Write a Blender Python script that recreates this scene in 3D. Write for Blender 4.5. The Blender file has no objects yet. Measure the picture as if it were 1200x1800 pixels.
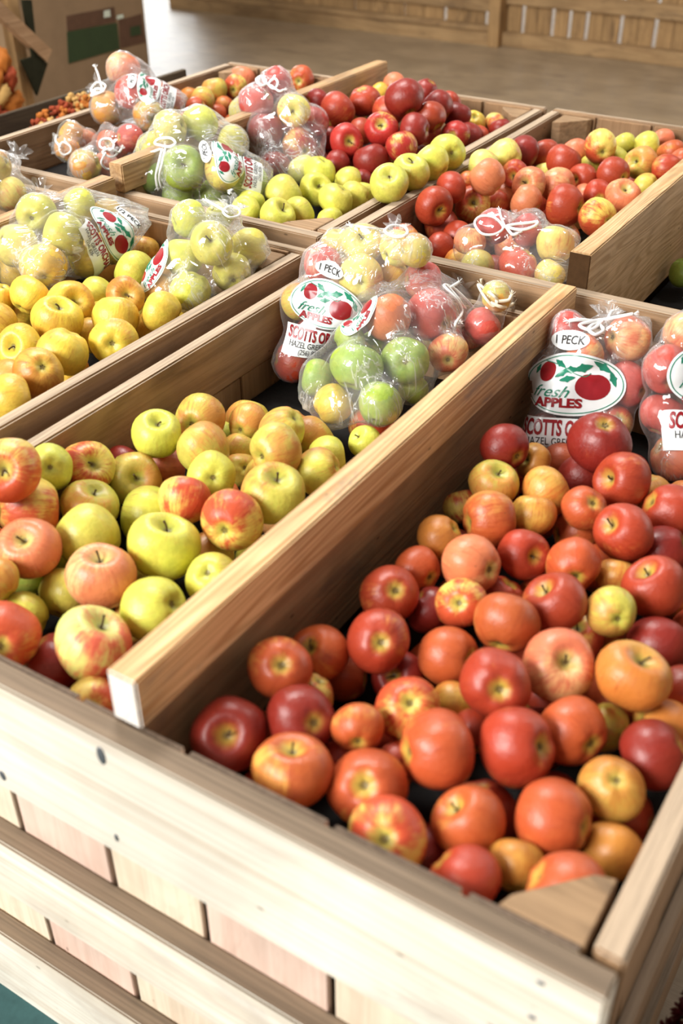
import bpy, bmesh, math, random
from mathutils import Vector, Matrix, Euler, noise
from mathutils.bvhtree import BVHTree
R = math.radians
random.seed(11)

# ------------------------------------------------------------------ camera, world, light
CAM = Vector((1.10138608, -0.51118873, 0.7999985))
CROT = Euler((0.96410579, 0.00637078, 0.56064837), 'XYZ')
FPX = 1899.38
sc = bpy.context.scene
col = sc.collection
cd = bpy.data.cameras.new('camera'); cam = bpy.data.objects.new('camera', cd); col.objects.link(cam)
cam.location = CAM; cam.rotation_euler = CROT
cd.sensor_fit = 'VERTICAL'; cd.sensor_height = 36.0; cd.lens = FPX / 1800 * 36.0
cd.clip_start = 0.05; cd.clip_end = 60
cd.dof.use_dof = True; cd.dof.focus_distance = 1.95; cd.dof.aperture_fstop = 3.6
sc.camera = cam
sc.view_settings.view_transform = 'Standard'
sc.view_settings.look = 'None'
sc.view_settings.gamma = 1
sc.view_settings.use_curve_mapping = False
sc.view_settings.exposure = 0.48
WORLD = 0.20
world = bpy.data.worlds.new('daylight'); sc.world = world; world.use_nodes = True
wn = world.node_tree.nodes; wl = world.node_tree.links
# open sky seen past the barn: brighter low down beyond the far wall, dim overhead (under the roof)
g_ = wn.new('ShaderNodeTexCoord'); sx_ = wn.new('ShaderNodeSeparateXYZ'); wl.new(g_.outputs['Generated'], sx_.inputs[0])
def wmath(op, a, b=None, clamp=False):
    n = wn.new('ShaderNodeMath'); n.operation = op; n.use_clamp = clamp
    for i_, v_ in enumerate((a, b)):
        if v_ is None: continue
        if isinstance(v_, (int, float)): n.inputs[i_].default_value = v_
        else: wl.new(v_, n.inputs[i_])
    return n.outputs[0]
low = wmath('SUBTRACT', 1.0, wmath('MULTIPLY', wmath('ABSOLUTE', sx_.outputs[2]), 3.2), True)
far = wmath('MULTIPLY', wmath('SUBTRACT', sx_.outputs[1], .55), 4.0, True)
wl.new(wmath('ADD', WORLD, wmath('MULTIPLY', wmath('MULTIPLY', low, far), 5.0)), wn['Background'].inputs['Strength'])
wn['Background'].inputs['Color'].default_value = (1.0, 0.955, 0.90, 1)

def area(name, loc, target, sx, sy, power, color):
    l = bpy.data.lights.new(name, 'AREA'); l.shape = 'RECTANGLE'; l.size = sx; l.size_y = sy
    l.energy = power; l.color = color
    o = bpy.data.objects.new(name, l); col.objects.link(o); o.location = loc
    o.rotation_euler = (Vector(target) - Vector(loc)).to_track_quat('-Z', 'Y').to_euler()
    return o
area('open_front_daylight', (-1.6, -3.6, 3.0), (0.1, 0.9, -0.1), 3.4, 1.8, 430, (1.0, 0.985, 0.95))
area('added_overhead', (-1.3, 2.2, 3.2), (-0.1, 1.2, 0.0), 1.3, .8, 110, (1.0, 0.98, 0.94))  # added overhead lamp; no skylight is known in the roof
area('added_film_glint', (1.2, 3.6, 2.6), (0.0, 1.1, 0.0), .5, .35, 16, (1.0, 0.99, 0.96))  # small added lamp for glints on the film, not a real window
area('side_door_daylight', (-7.6, 9.2, 1.6), (-5.4, 7.2, -0.7), 2.0, 2.4, 120, (0.92, 0.97, 1.0))

CM = CROT.to_matrix()
def ray(px, py):
    return CM @ Vector(((px - 600) / FPX, -(py - 900) / FPX, -1.0))
def at(px, py, ax, v):                      # the point of the place seen at a pixel, on the plane axis = v
    d = ray(px, py); t = (v - CAM[ax]) / d[ax]
    return CAM + d * t

# ------------------------------------------------------------------ tagging and mesh helpers
def tag(o, label=None, cat=None, group=None, kind=None):
    if label: o['label'] = label
    if cat: o['category'] = cat
    if group: o['group'] = group
    if kind: o['kind'] = kind
    return o
def empty(name, loc=(0, 0, 0)):
    o = bpy.data.objects.new(name, None); col.objects.link(o); o.location = loc
    o.empty_display_size = .05
    return o
def link(name, me, m=None, parent=None, smooth=False):
    if m is not None:
        me.materials.clear(); me.materials.append(m)
    if smooth:
        for p_ in me.polygons: p_.use_smooth = True
    o = bpy.data.objects.new(name, me); col.objects.link(o)
    if parent is not None: o.parent = parent
    return o
def from_bm(name, bm, m=None, parent=None, smooth=False):
    me = bpy.data.meshes.new(name); bm.normal_update(); bm.to_mesh(me); bm.free()
    return link(name, me, m, parent, smooth)
def from_py(name, vs, fs, m=None, parent=None, smooth=False):
    me = bpy.data.meshes.new(name); me.from_pydata([tuple(v) for v in vs], [], fs); me.update()
    return link(name, me, m, parent, smooth)
def box_bm(x0, x1, y0, y1, z0, z1, bev=.002, jit=0.0):
    bm = bmesh.new()
    r = bmesh.ops.create_cube(bm, size=1)
    for v in bm.verts:
        v.co = Vector((x0 if v.co.x < 0 else x1, y0 if v.co.y < 0 else y1, z0 if v.co.z < 0 else z1))
        if jit: v.co += Vector((random.uniform(-jit, jit), random.uniform(-jit, jit), random.uniform(-jit, jit)))
    if bev: bmesh.ops.bevel(bm, geom=bm.edges[:], offset=bev, segments=2, affect='EDGES')
    return bm
def box(name, x0, x1, y0, y1, z0, z1, m, parent=None, bev=.002, jit=0.0):
    return from_bm(name, box_bm(x0, x1, y0, y1, z0, z1, bev, jit), m, parent)
def prism(name, pts, z0, z1, m, parent=None, bev=.0015):
    bm = bmesh.new()
    a = [bm.verts.new((x, y, z0)) for x, y in pts]; b = [bm.verts.new((x, y, z1)) for x, y in pts]
    n = len(pts)
    bm.faces.new(list(reversed(a))); bm.faces.new(b)
    for i in range(n): bm.faces.new((a[i], a[(i + 1) % n], b[(i + 1) % n], b[i]))
    bmesh.ops.recalc_face_normals(bm, faces=bm.faces[:])
    if bev: bmesh.ops.bevel(bm, geom=bm.edges[:], offset=bev, segments=1, affect='EDGES')
    return from_bm(name, bm, m, parent)
def catmull(pts, n=6, closed=False):
    out = []; N = len(pts)
    rng = range(N if closed else N - 1)
    for i in rng:
        if closed: p0, p1, p2, p3 = (pts[(i + k) % N] for k in (-1, 0, 1, 2))
        else: p0, p1, p2, p3 = pts[max(i - 1, 0)], pts[i], pts[i + 1], pts[min(i + 2, N - 1)]
        for k in range(n):
            t = k / n
            out.append(0.5 * ((2 * p1) + (p2 - p0) * t + (2 * p0 - 5 * p1 + 4 * p2 - p3) * t * t + (3 * p1 - p0 - 3 * p2 + p3) * t ** 3))
    if not closed: out.append(pts[-1].copy())
    return out
def tube_data(path, rad, seg=8, vs=None, fs=None):
    vs = [] if vs is None else vs; fs = [] if fs is None else fs
    base = len(vs); n = len(path)
    up = Vector((0, 0, 1)); prev = None
    for i, p_ in enumerate(path):
        t = (path[min(i + 1, n - 1)] - path[max(i - 1, 0)])
        t = t.normalized() if t.length > 1e-9 else Vector((0, 0, 1))
        if prev is None:
            a = t.cross(up)
            if a.length < 1e-3: a = t.cross(Vector((1, 0, 0)))
            a.normalize()
        else:
            a = (prev - t * prev.dot(t)); a = a.normalized() if a.length > 1e-6 else t.orthogonal().normalized()
        prev = a; b = t.cross(a)
        r = rad(i / max(n - 1, 1)) if callable(rad) else rad
        for k in range(seg):
            an = 2 * math.pi * k / seg
            vs.append(p_ + (a * math.cos(an) + b * math.sin(an)) * r)
    for i in range(n - 1):
        for k in range(seg):
            fs.append((base + i * seg + k, base + i * seg + (k + 1) % seg, base + (i + 1) * seg + (k + 1) % seg, base + (i + 1) * seg + k))
    fs.append(tuple(base + k for k in reversed(range(seg)))); fs.append(tuple(base + (n - 1) * seg + k for k in range(seg)))
    return vs, fs

# ------------------------------------------------------------------ materials
class NT:
    def __init__(s, name):
        s.m = bpy.data.materials.new(name); s.m.use_nodes = True
        s.t = s.m.node_tree; s.n = s.t.nodes; s.n.clear()
        s.out = s.n.new('ShaderNodeOutputMaterial')
    def add(s, ty, **kw):
        n = s.n.new(ty)
        for k, v in kw.items():
            if k.startswith('i_'):
                n.inputs[k[2:].replace('_', ' ')].default_value = v
            else: setattr(n, k, v)
        return n
    def l(s, a, b): s.t.links.new(a, b)
    def math(s, op, a, b=None, clamp=False):
        n = s.n.new('ShaderNodeMath'); n.operation = op; n.use_clamp = clamp
        for i, v in enumerate((a, b)):
            if v is None: continue
            if isinstance(v, (int, float)): n.inputs[i].default_value = v
            else: s.l(v, n.inputs[i])
        return n.outputs[0]
    def mix(s, f, a, b, mode='MIX'):
        n = s.n.new('ShaderNodeMix'); n.data_type = 'RGBA'; n.blend_type = mode
        for sock, v in ((n.inputs[0], f), (n.inputs[6], a), (n.inputs[7], b)):
            if isinstance(v, (int, float)): sock.default_value = v
            elif isinstance(v, tuple): sock.default_value = v if len(v) == 4 else (*v, 1)
            else: s.l(v, sock)
        return n.outputs[2]
    def ramp(s, f, stops):
        n = s.n.new('ShaderNodeValToRGB'); e = n.color_ramp.elements
        while len(e) < len(stops): e.new(.5)
        for k, (p_, c) in enumerate(stops):
            e[k].position = p_; e[k].color = (*c, 1) if len(c) == 3 else c
        s.l(f, n.inputs[0]); return n.outputs[0]
    def maprange(s, f, a, b, c=0., d=1., smooth=True):
        n = s.n.new('ShaderNodeMapRange'); n.interpolation_type = 'SMOOTHSTEP' if smooth else 'LINEAR'
        s.l(f, n.inputs[0])
        for i, v in zip((1, 2, 3, 4), (a, b, c, d)): n.inputs[i].default_value = v
        return n.outputs[0]
    def noise(s, vec, scale, detail=3, rough=.55, dist=0.0):
        n = s.n.new('ShaderNodeTexNoise'); n.inputs['Scale'].default_value = scale
        n.inputs['Detail'].default_value = detail; n.inputs['Roughness'].default_value = rough
        n.inputs['Distortion'].default_value = dist
        if vec is not None: s.l(vec, n.inputs['Vector'])
        return n.outputs['Fac']
    def bsdf(s, color, rough=.6, spec=.4, bump=None, bs=.3, bd=.002, **kw):
        n = s.n.new('ShaderNodeBsdfPrincipled')
        for sock, v in ((n.inputs['Base Color'], color), (n.inputs['Roughness'], rough), (n.inputs['Specular IOR Level'], spec)):
            if isinstance(v, (int, float)): sock.default_value = v
            elif isinstance(v, tuple): sock.default_value = (*v, 1)
            else: s.l(v, sock)
        for k, v in kw.items(): n.inputs[k.replace('_', ' ')].default_value = v
        if bump is not None:
            b = s.n.new('ShaderNodeBump'); b.inputs['Strength'].default_value = bs; b.inputs['Distance'].default_value = bd
            s.l(bump, b.inputs['Height']); s.l(b.outputs[0], n.inputs['Normal'])
        s.l(n.outputs[0], s.out.inputs['Surface'])
        return s.m

def wood(name, light, dark, axis='x', stain=(.12, .09, .07), stain_amt=.5, ring=7.0, contrast=.6, rough=.72, knots=True, endc=None, topc=None, slong=1.3):
    t = NT(name)
    tc = t.add('ShaderNodeTexCoord'); oi = t.add('ShaderNodeObjectInfo')
    off = t.add('ShaderNodeVectorMath', operation='SCALE'); cmb = t.add('ShaderNodeCombineXYZ')
    for i in range(3): t.l(t.math('MULTIPLY', oi.outputs['Random'], (3.1, 7.7, 5.3)[i]), cmb.inputs[i])
    ad = t.add('ShaderNodeVectorMath', operation='ADD'); t.l(tc.outputs['Object'], ad.inputs[0]); t.l(cmb.outputs[0], ad.inputs[1])
    s_long, s_x = slong, 14.0
    sc_ = {'x': (s_long, s_x, s_x), 'y': (s_x, s_long, s_x), 'z': (s_x, s_x, s_long)}[axis]
    mp = t.add('ShaderNodeMapping'); mp.inputs['Scale'].default_value = sc_; t.l(ad.outputs[0], mp.inputs[0])
    mf = t.add('ShaderNodeMapping'); mf.inputs['Scale'].default_value = tuple(v * (3 if v < 5 else 12) for v in sc_); t.l(ad.outputs[0], mf.inputs[0])
    n1 = t.noise(mp.outputs[0], .7, 2, .5, .25)
    rings = t.math('SINE', t.math('MULTIPLY', n1, ring * 12.0))
    rings = t.maprange(rings, -.6, 1.0)
    fine = t.maprange(t.noise(mf.outputs[0], 1.0, 4, .65), .36, .64)
    g = t.math('ADD', t.math('MULTIPLY', rings, .55), t.math('MULTIPLY', fine, .55), True)
    c = t.mix(t.math('MULTIPLY', g, contrast, True), light, dark)
    big = t.noise(ad.outputs[0], 3.2, 4, .6, .4)
    var = t.maprange(big, .3, .7, .82, 1.1)
    hs = t.add('ShaderNodeHueSaturation'); t.l(var, hs.inputs['Value']); t.l(c, hs.inputs['Color'])
    mp2 = t.add('ShaderNodeMapping'); mp2.inputs['Scale'].default_value = tuple(1 if v < 5 else 3.2 for v in sc_); t.l(ad.outputs[0], mp2.inputs[0])
    st = t.maprange(t.noise(mp2.outputs[0], 4.5, 5, .65, .6), .52, .72)
    c = t.mix(t.math('MULTIPLY', st, stain_amt), hs.outputs[0], stain)
    if knots:
        vo = t.add('ShaderNodeTexVoronoi'); mk = t.add('ShaderNodeMapping')
        mk.inputs['Scale'].default_value = tuple(2.2 if v < 5 else 5.0 for v in sc_); t.l(ad.outputs[0], mk.inputs[0]); t.l(mk.outputs[0], vo.inputs['Vector'])
        k = t.maprange(vo.outputs['Distance'], .03, .07, .75, 0.)
        c = t.mix(k, c, tuple(v * .35 for v in dark))
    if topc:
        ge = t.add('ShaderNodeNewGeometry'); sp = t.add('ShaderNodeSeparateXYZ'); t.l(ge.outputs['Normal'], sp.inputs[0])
        grime_and_light = t.mix(t.maprange(t.noise(mf.outputs[0], .8, 5, .75), .38, .68), topc, tuple(v * .55 for v in topc))
        c = t.mix(t.maprange(sp.outputs[2], .75, .95), c, grime_and_light)  # upward faces recoloured: grime on pale boards, painted light on tan ones
    if endc:
        ge = t.add('ShaderNodeNewGeometry'); sp = t.add('ShaderNodeSeparateXYZ')
        vt = t.add('ShaderNodeVectorTransform'); vt.vector_type = 'NORMAL'; vt.convert_from = 'WORLD'; vt.convert_to = 'OBJECT'
        t.l(ge.outputs['Normal'], vt.inputs[0]); t.l(vt.outputs[0], sp.inputs[0])
        e = t.maprange(t.math('ABSOLUTE', sp.outputs['xyz'.index(axis)]), .7, .9)
        c = t.mix(e, c, endc)
    return t.bsdf(c, rough, .25, t.math('ADD', g, t.math('MULTIPLY', st, .4)), .35, .0012)

M_ = {}
M_['front'] = wood('pale_front_pine', (.80, .755, .65), (.56, .44, .32), 'x', (.50, .42, .36), .5, 3.0, .6, topc=(.23, .165, .11), slong=.7)  # paler than the other boards, with darker tops
M_['railtop'] = wood('weathered_grey_pine', (.30, .225, .155), (.16, .11, .07), 'x', (.10, .075, .055), .6, 5, .8)
M_['side'] = wood('tan_pine_along', (.40, .245, .135), (.23, .13, .065), 'y', (.15, .095, .055), .6, 5, .7, topc=(.50, .375, .26))  # lighter topc paints the light falling on the rail tops
M_['across'] = wood('tan_pine_across', (.40, .255, .145), (.24, .145, .075), 'x', (.16, .105, .065), .6, 5, .7, topc=(.44, .325, .22))  # light on the upward faces painted in by topc here too
M_['slat'] = wood('upright_pine_slat', (.35, .21, .11), (.21, .115, .055), 'z', (.18, .11, .06), .5, 4, .5)
M_['slatpink'] = wood('pinkish_upright_slat', (.74, .55, .45), (.60, .40, .31), 'z', (.44, .31, .24), .4, 4, .5, topc=(.16, .11, .075))
M_['corner'] = wood('brown_corner_block', (.38, .24, .13), (.21, .125, .065), 'x', (.10, .065, .04), .7, 5, .7)
M_['slatpale'] = wood('pale_upright_slat', (.80, .68, .52), (.62, .45, .32), 'z', (.50, .38, .28), .4, 4, .5, topc=(.16, .11, .075))
M_['divider'] = wood('fresh_pine_divider', (.74, .49, .25), (.44, .235, .09), 'y', (.21, .165, .13), .75, 18, 1.0, .6, True, (.70, .67, .62), slong=.45)
M_['divider_mid'] = wood('broad_grained_plank', (.70, .47, .25), (.44, .26, .11), 'y', (.24, .17, .11), .55, 12, .9, .6, slong=1.6)
M_['divider_old'] = wood('worn_divider', (.56, .36, .18), (.32, .175, .075), 'y', (.20, .155, .12), .6, 9, .8, .6, slong=.8)
M_['panel'] = wood('brown_divider_panel', (.36, .21, .10), (.20, .10, .04), 'y', (.14, .09, .06), .5, 7, .6)
M_['floor'] = wood('worn_floor_boards', (.43, .32, .205), (.32, .225, .135), 'x', (.17, .12, .085), .5, 2.5, .5, .42)
M_['barn'] = wood('barn_board_across', (.42, .27, .13), (.27, .155, .07), 'x', (.13, .08, .045), .6, 4, .6)
M_['barnz'] = wood('barn_board_upright', (.44, .27, .12), (.26, .15, .065), 'z', (.11, .065, .035), .6, 4, .6)

def plain(name, c, rough=.6, spec=.3, nscale=30, var=.25, bs=.2, bd=.001, **kw):
    t = NT(name); tc = t.add('ShaderNodeTexCoord')
    n = t.noise(tc.outputs['Object'], nscale, 4, .6)
    cc = t.mix(n, tuple(v * (1 - var) for v in c), tuple(min(1, v * (1 + var)) for v in c))
    return t.bsdf(cc, rough, spec, n, bs, bd, **kw)
M_['mat'] = plain('black_liner_mat', (.012, .010, .009), .8, .2, 120, .5, .5, .002)
M_['tarp'] = plain('dark_teal_ground_cover', (.035, .085, .085), .8, .2, 60, .3, .4, .002)
M_['cardboard'] = plain('brown_cardboard', (.25, .165, .095), .85, .15, 8, .18, .1)
M_['greenprint'] = plain('green_printed_ink', (.028, .048, .018), .6, .3, 15, .3, .05)
M_['brownprint'] = plain('brown_printed_ink', (.10, .05, .028), .7, .3, 25, .4, .05)
M_['whiteprint'] = plain('white_printed_ink', (.55, .6, .5), .7, .3, 25, .2, .05)
M_['darkcloth'] = plain('dark_pennant_cloth', (.022, .022, .012), .9, .1, 40, .5, .3)
M_['orange'] = plain('dried_orange_husk', (.40, .125, .02), .7, .2, 22, .6, .4, .003)
M_['rust'] = plain('rust_red_husk', (.27, .045, .015), .7, .2, 22, .5, .4, .003)
M_['straw'] = plain('straw_husk', (.50, .30, .10), .8, .2, 22, .4, .4, .003)
M_['petal'] = plain('dark_red_petal', (.10, .004, .006), .6, .3, 30, .6, .1)
M_['leaf'] = plain('dark_leaf', (.02, .04, .012), .6, .3, 30, .4, .1)
M_['pot'] = plain('dark_pot_plastic', (.02, .02, .02), .5, .4, 10, .2, .05)
M_['stem'] = plain('apple_stem', (.085, .052, .02), .7, .2, 80, .4, .3)
M_['calyx'] = plain('dried_calyx', (.06, .045, .022), .85, .1, 80, .4, .3)
M_['string'] = plain('white_cotton_string', (.88, .88, .86), .75, .25, 300, .06, .4, .0006)
M_['cream'] = plain('cream_cotton_string', (.80, .72, .56), .75, .25, 300, .06, .4, .0006)
M_['ink_white'] = plain('white_label_ink', (.84, .87, .87), .25, .5, 20, .04, .02)
M_['ink_green'] = plain('green_label_ink', (.02, .22, .13), .3, .5, 20, .12, .02)
M_['ink_red'] = plain('red_label_ink', (.30, .012, .018), .3, .5, 25, .35, .02)
M_['ink_dark'] = plain('dark_label_ink', (.035, .03, .03), .4, .4, 20, .1, .02)
M_['bruise'] = plain('brown_bruise', (.06, .03, .012), .8, .1, 80, .4, .3)
M_['nail'] = plain('galvanised_nail', (.25, .25, .27), .45, .5, 60, .2, .1, Metallic=.8)

def apple_material(geo=False):
    t = NT('apple_skin')
    tc = t.add('ShaderNodeTexCoord')
    if geo: tc = t.add('ShaderNodeAttribute', attribute_type='GEOMETRY', attribute_name='apple_space')
    CO = tc.outputs['Vector' if geo else 'Object']
    def att(nm):
        a = t.add('ShaderNodeAttribute'); a.attribute_type = 'GEOMETRY' if geo else 'OBJECT'; a.attribute_name = nm; return a
    base = att('tint').outputs['Color']; blush = att('blush').outputs['Color']
    cov = att('cover').outputs['Fac']; seed = att('seed').outputs['Fac']
    sp = t.add('ShaderNodeSeparateXYZ'); t.l(CO, sp.inputs[0])
    x, y, z = sp.outputs
    cmb = t.add('ShaderNodeCombineXYZ'); t.l(t.math('MULTIPLY', seed, 13.0), cmb.inputs[0]); t.l(seed, cmb.inputs[1]); t.l(t.math('MULTIPLY', seed, 7.0), cmb.inputs[2])
    v = t.add('ShaderNodeVectorMath', operation='ADD'); t.l(CO, v.inputs[0]); t.l(cmb.outputs[0], v.inputs[1])
    rad = t.math('SQRT', t.math('ADD', t.math('MULTIPLY', x, x), t.math('MULTIPLY', y, y)))
    # azimuth streaks: direction in the equatorial plane, barely varying with height
    inv = t.math('DIVIDE', 1.0, t.math('ADD', rad, .12))
    c2 = t.add('ShaderNodeCombineXYZ'); t.l(t.math('MULTIPLY', x, inv), c2.inputs[0]); t.l(t.math('MULTIPLY', y, inv), c2.inputs[1]); t.l(t.math('MULTIPLY', z, .16), c2.inputs[2])
    v2 = t.add('ShaderNodeVectorMath', operation='ADD'); t.l(c2.outputs[0], v2.inputs[0]); t.l(cmb.outputs[0], v2.inputs[1])
    streak = t.noise(v2.outputs[0], 9.0, 4, .7)
    big = t.noise(v.outputs[0], 1.3, 3, .5)
    blot = t.noise(v.outputs[0], 5.0, 4, .6)
    f = t.math('ADD', t.math('MULTIPLY', x, .30), t.math('MULTIPLY', t.math('SUBTRACT', big, .5), 1.5))
    f = t.math('ADD', f, t.math('MULTIPLY', t.math('SUBTRACT', streak, .5), .85))
    f = t.math('ADD', f, t.math('MULTIPLY', t.math('SUBTRACT', blot, .5), .45))
    f = t.math('ADD', f, t.math('MULTIPLY', t.math('SUBTRACT', cov, .5), 1.5))
    f = t.maprange(f, -.30, .34)
    # little colour reaches the two hollows
    hol = t.maprange(t.math('ADD', rad, t.math('MULTIPLY', t.math('SUBTRACT', blot, .5), .35)), .14, .46)
    f = t.math('MULTIPLY', f, t.math('ADD', t.math('MULTIPLY', hol, .8), .2))
    hv = t.add('ShaderNodeHueSaturation'); t.l(base, hv.inputs['Color']); t.l(t.maprange(big, .3, .7, .485, .51), hv.inputs['Hue']); t.l(t.maprange(blot, .3, .7, .9, 1.08), hv.inputs['Value'])
    c = t.mix(f, hv.outputs[0], blush)
    deep = t.maprange(streak, .50, .72)
    c = t.mix(t.math('MULTIPLY', deep, t.math('MULTIPLY', f, .45)), c, t.mix(1.0, blush, (.62, .35, .4), 'MULTIPLY'))
    green = t.maprange(rad, .10, .38, .55, 0.)
    c = t.mix(green, c, (.33, .34, .05))
    core = t.maprange(rad, .05, .17, .8, 0.)
    c = t.mix(core, c, (.13, .085, .03))
    vo = t.add('ShaderNodeTexVoronoi'); vo.inputs['Scale'].default_value = 11.0; t.l(v.outputs[0], vo.inputs['Vector'])
    dots = t.maprange(vo.outputs['Distance'], .03, .075, .35, 0.)
    c = t.mix(dots, c, (.75, .58, .32))
    vo2 = t.add('ShaderNodeTexVoronoi'); vo2.inputs['Scale'].default_value = 1.7; t.l(v.outputs[0], vo2.inputs['Vector'])
    spot = t.maprange(vo2.outputs['Distance'], .025, .05, .8, 0.)
    c = t.mix(spot, c, (.10, .05, .02))
    m = t.bsdf(c, t.maprange(blot, .3, .7, .33, .46), .42, t.math('ADD', blot, t.math('MULTIPLY', streak, .4)), .12, .02)
    b = [n for n in t.n if n.type == 'BSDF_PRINCIPLED'][0]
    b.inputs['Coat Weight'].default_value = .06; b.inputs['Coat Roughness'].default_value = .18
    return m
M_['apple'] = apple_material(); M_['apple_heap'] = apple_material(True)

def film_material():
    t = NT('clear_plastic_film')
    tc = t.add('ShaderNodeTexCoord')
    oi = t.add('ShaderNodeObjectInfo')
    vr = t.add('ShaderNodeVectorRotate'); vr.rotation_type = 'AXIS_ANGLE'; vr.inputs['Axis'].default_value = (.5, -.6, .62)
    t.l(tc.outputs['Object'], vr.inputs['Vector']); t.l(t.math('MULTIPLY', oi.outputs['Random'], 2.4), vr.inputs['Angle'])
    mp = t.add('ShaderNodeMapping'); mp.inputs['Scale'].default_value = (1, .16, 1); t.l(vr.outputs[0], mp.inputs[0])
    n1 = t.noise(mp.outputs[0], 62, 2, .5, .35)
    ridge = t.math('SUBTRACT', 1.0, t.math('MULTIPLY', t.math('ABSOLUTE', t.math('SUBTRACT', n1, .5)), 12.0), True)
    n2 = t.noise(tc.outputs['Object'], 9, 2, .5, .8)
    patch = t.maprange(n2, .44, .60)
    ridge = t.math('MULTIPLY', ridge, patch)
    fold = t.noise(mp.outputs[0], 30, 2, .5, .3)
    h = t.math('ADD', t.math('MULTIPLY', ridge, .35), t.math('ADD', t.math('MULTIPLY', n2, 1.8), t.math('MULTIPLY', fold, .7)))
    bp = t.add('ShaderNodeBump'); bp.inputs['Strength'].default_value = .9; bp.inputs['Distance'].default_value = .006; t.l(h, bp.inputs['Height'])
    lw = t.add('ShaderNodeLayerWeight'); lw.inputs['Blend'].default_value = .35; t.l(bp.outputs[0], lw.inputs['Normal'])
    fac = lw.outputs['Facing']
    tr = t.add('ShaderNodeBsdfTransparent')
    gl = t.add('ShaderNodeBsdfGlossy'); gl.inputs['Roughness'].default_value = .085; t.l(bp.outputs[0], gl.inputs['Normal'])
    df = t.add('ShaderNodeBsdfDiffuse'); df.inputs['Color'].default_value = (.92, .93, .93, 1)
    tl = t.add('ShaderNodeBsdfTranslucent'); tl.inputs['Color'].default_value = (.9, .9, .9, 1)
    ms = t.add('ShaderNodeMixShader'); ms.inputs[0].default_value = .45; t.l(df.outputs[0], ms.inputs[1]); t.l(tl.outputs[0], ms.inputs[2])
    veil = t.math('ADD', t.math('ADD', t.maprange(n2, .35, .7, .05, .20), t.math('MULTIPLY', t.math('POWER', fac, 2.5), .38)), t.math('MULTIPLY', t.math('POWER', ridge, 2.0), .45), True)  # highlight streaks along the ridges painted in as white film colour
    m1 = t.add('ShaderNodeMixShader'); t.l(veil, m1.inputs[0]); t.l(tr.outputs[0], m1.inputs[1]); t.l(ms.outputs[0], m1.inputs[2])
    gf = t.math('ADD', .07, t.math('MULTIPLY', t.math('POWER', fac, 2.0), .42), True)
    m2 = t.add('ShaderNodeMixShader'); t.l(gf, m2.inputs[0]); t.l(m1.outputs[0], m2.inputs[1]); t.l(gl.outputs[0], m2.inputs[2])
    t.l(m2.outputs[0], t.out.inputs['Surface'])
    return t.m
M_['film'] = film_material()

# ------------------------------------------------------------------ the setting
FZ = -0.71
floor = from_bm('floor', box_bm(-9, 5, -4, 11, FZ - .05, FZ, 0), M_['floor']); tag(floor, kind='structure')
# back wall of upright barn boards with daylight showing between some of them
WY = 6.38
wallr = empty('wall_back', (0, WY, FZ)); tag(wallr, kind='structure')
x = -4.55; k = 0
while x < 1.6:
    w_ = random.uniform(.085, .10) if x > -2.0 else random.uniform(.12, .15)
    gap = (.026 if k % 2 == 0 or random.random() < .3 else .003) if x > -2.6 else (.012 if k % 3 == 0 else .002)
    box('wall_board', x, x + w_, 0, .022, 0.0, 1.9, M_['barnz'], wallr, .002)
    x += w_ + gap; k += 1
for (xa, xb, ya, z0, z1) in ((-4.7, -2.02, -.10, -.01, .075), (-4.7, -2.02, -.05, .075, .11), (-1.99, 1.6, -.055, .0, .085), (-2.02, 1.6, -.03, .245, .33), (-4.7, -2.04, -.03, .19, .30), (-4.7, 1.6, -.03, .62, .74)):
    box('wall_rail', xa, xb, ya, -.001, z0, z1, M_['barn'], wallr, .004)
box('wall_post', -2.06, -1.985, -.12, -.001, 0, 1.9, M_['barnz'], wallr, .004)
for o in wallr.children: pass
tarp = box('ground_cover', -2.6, 1.6, -1.6, .02, FZ, FZ + .004, M_['tarp'], None, 0)
tag(tarp, 'dark teal ground cover on the floor in front of the front apple bin', 'ground cover')

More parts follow.
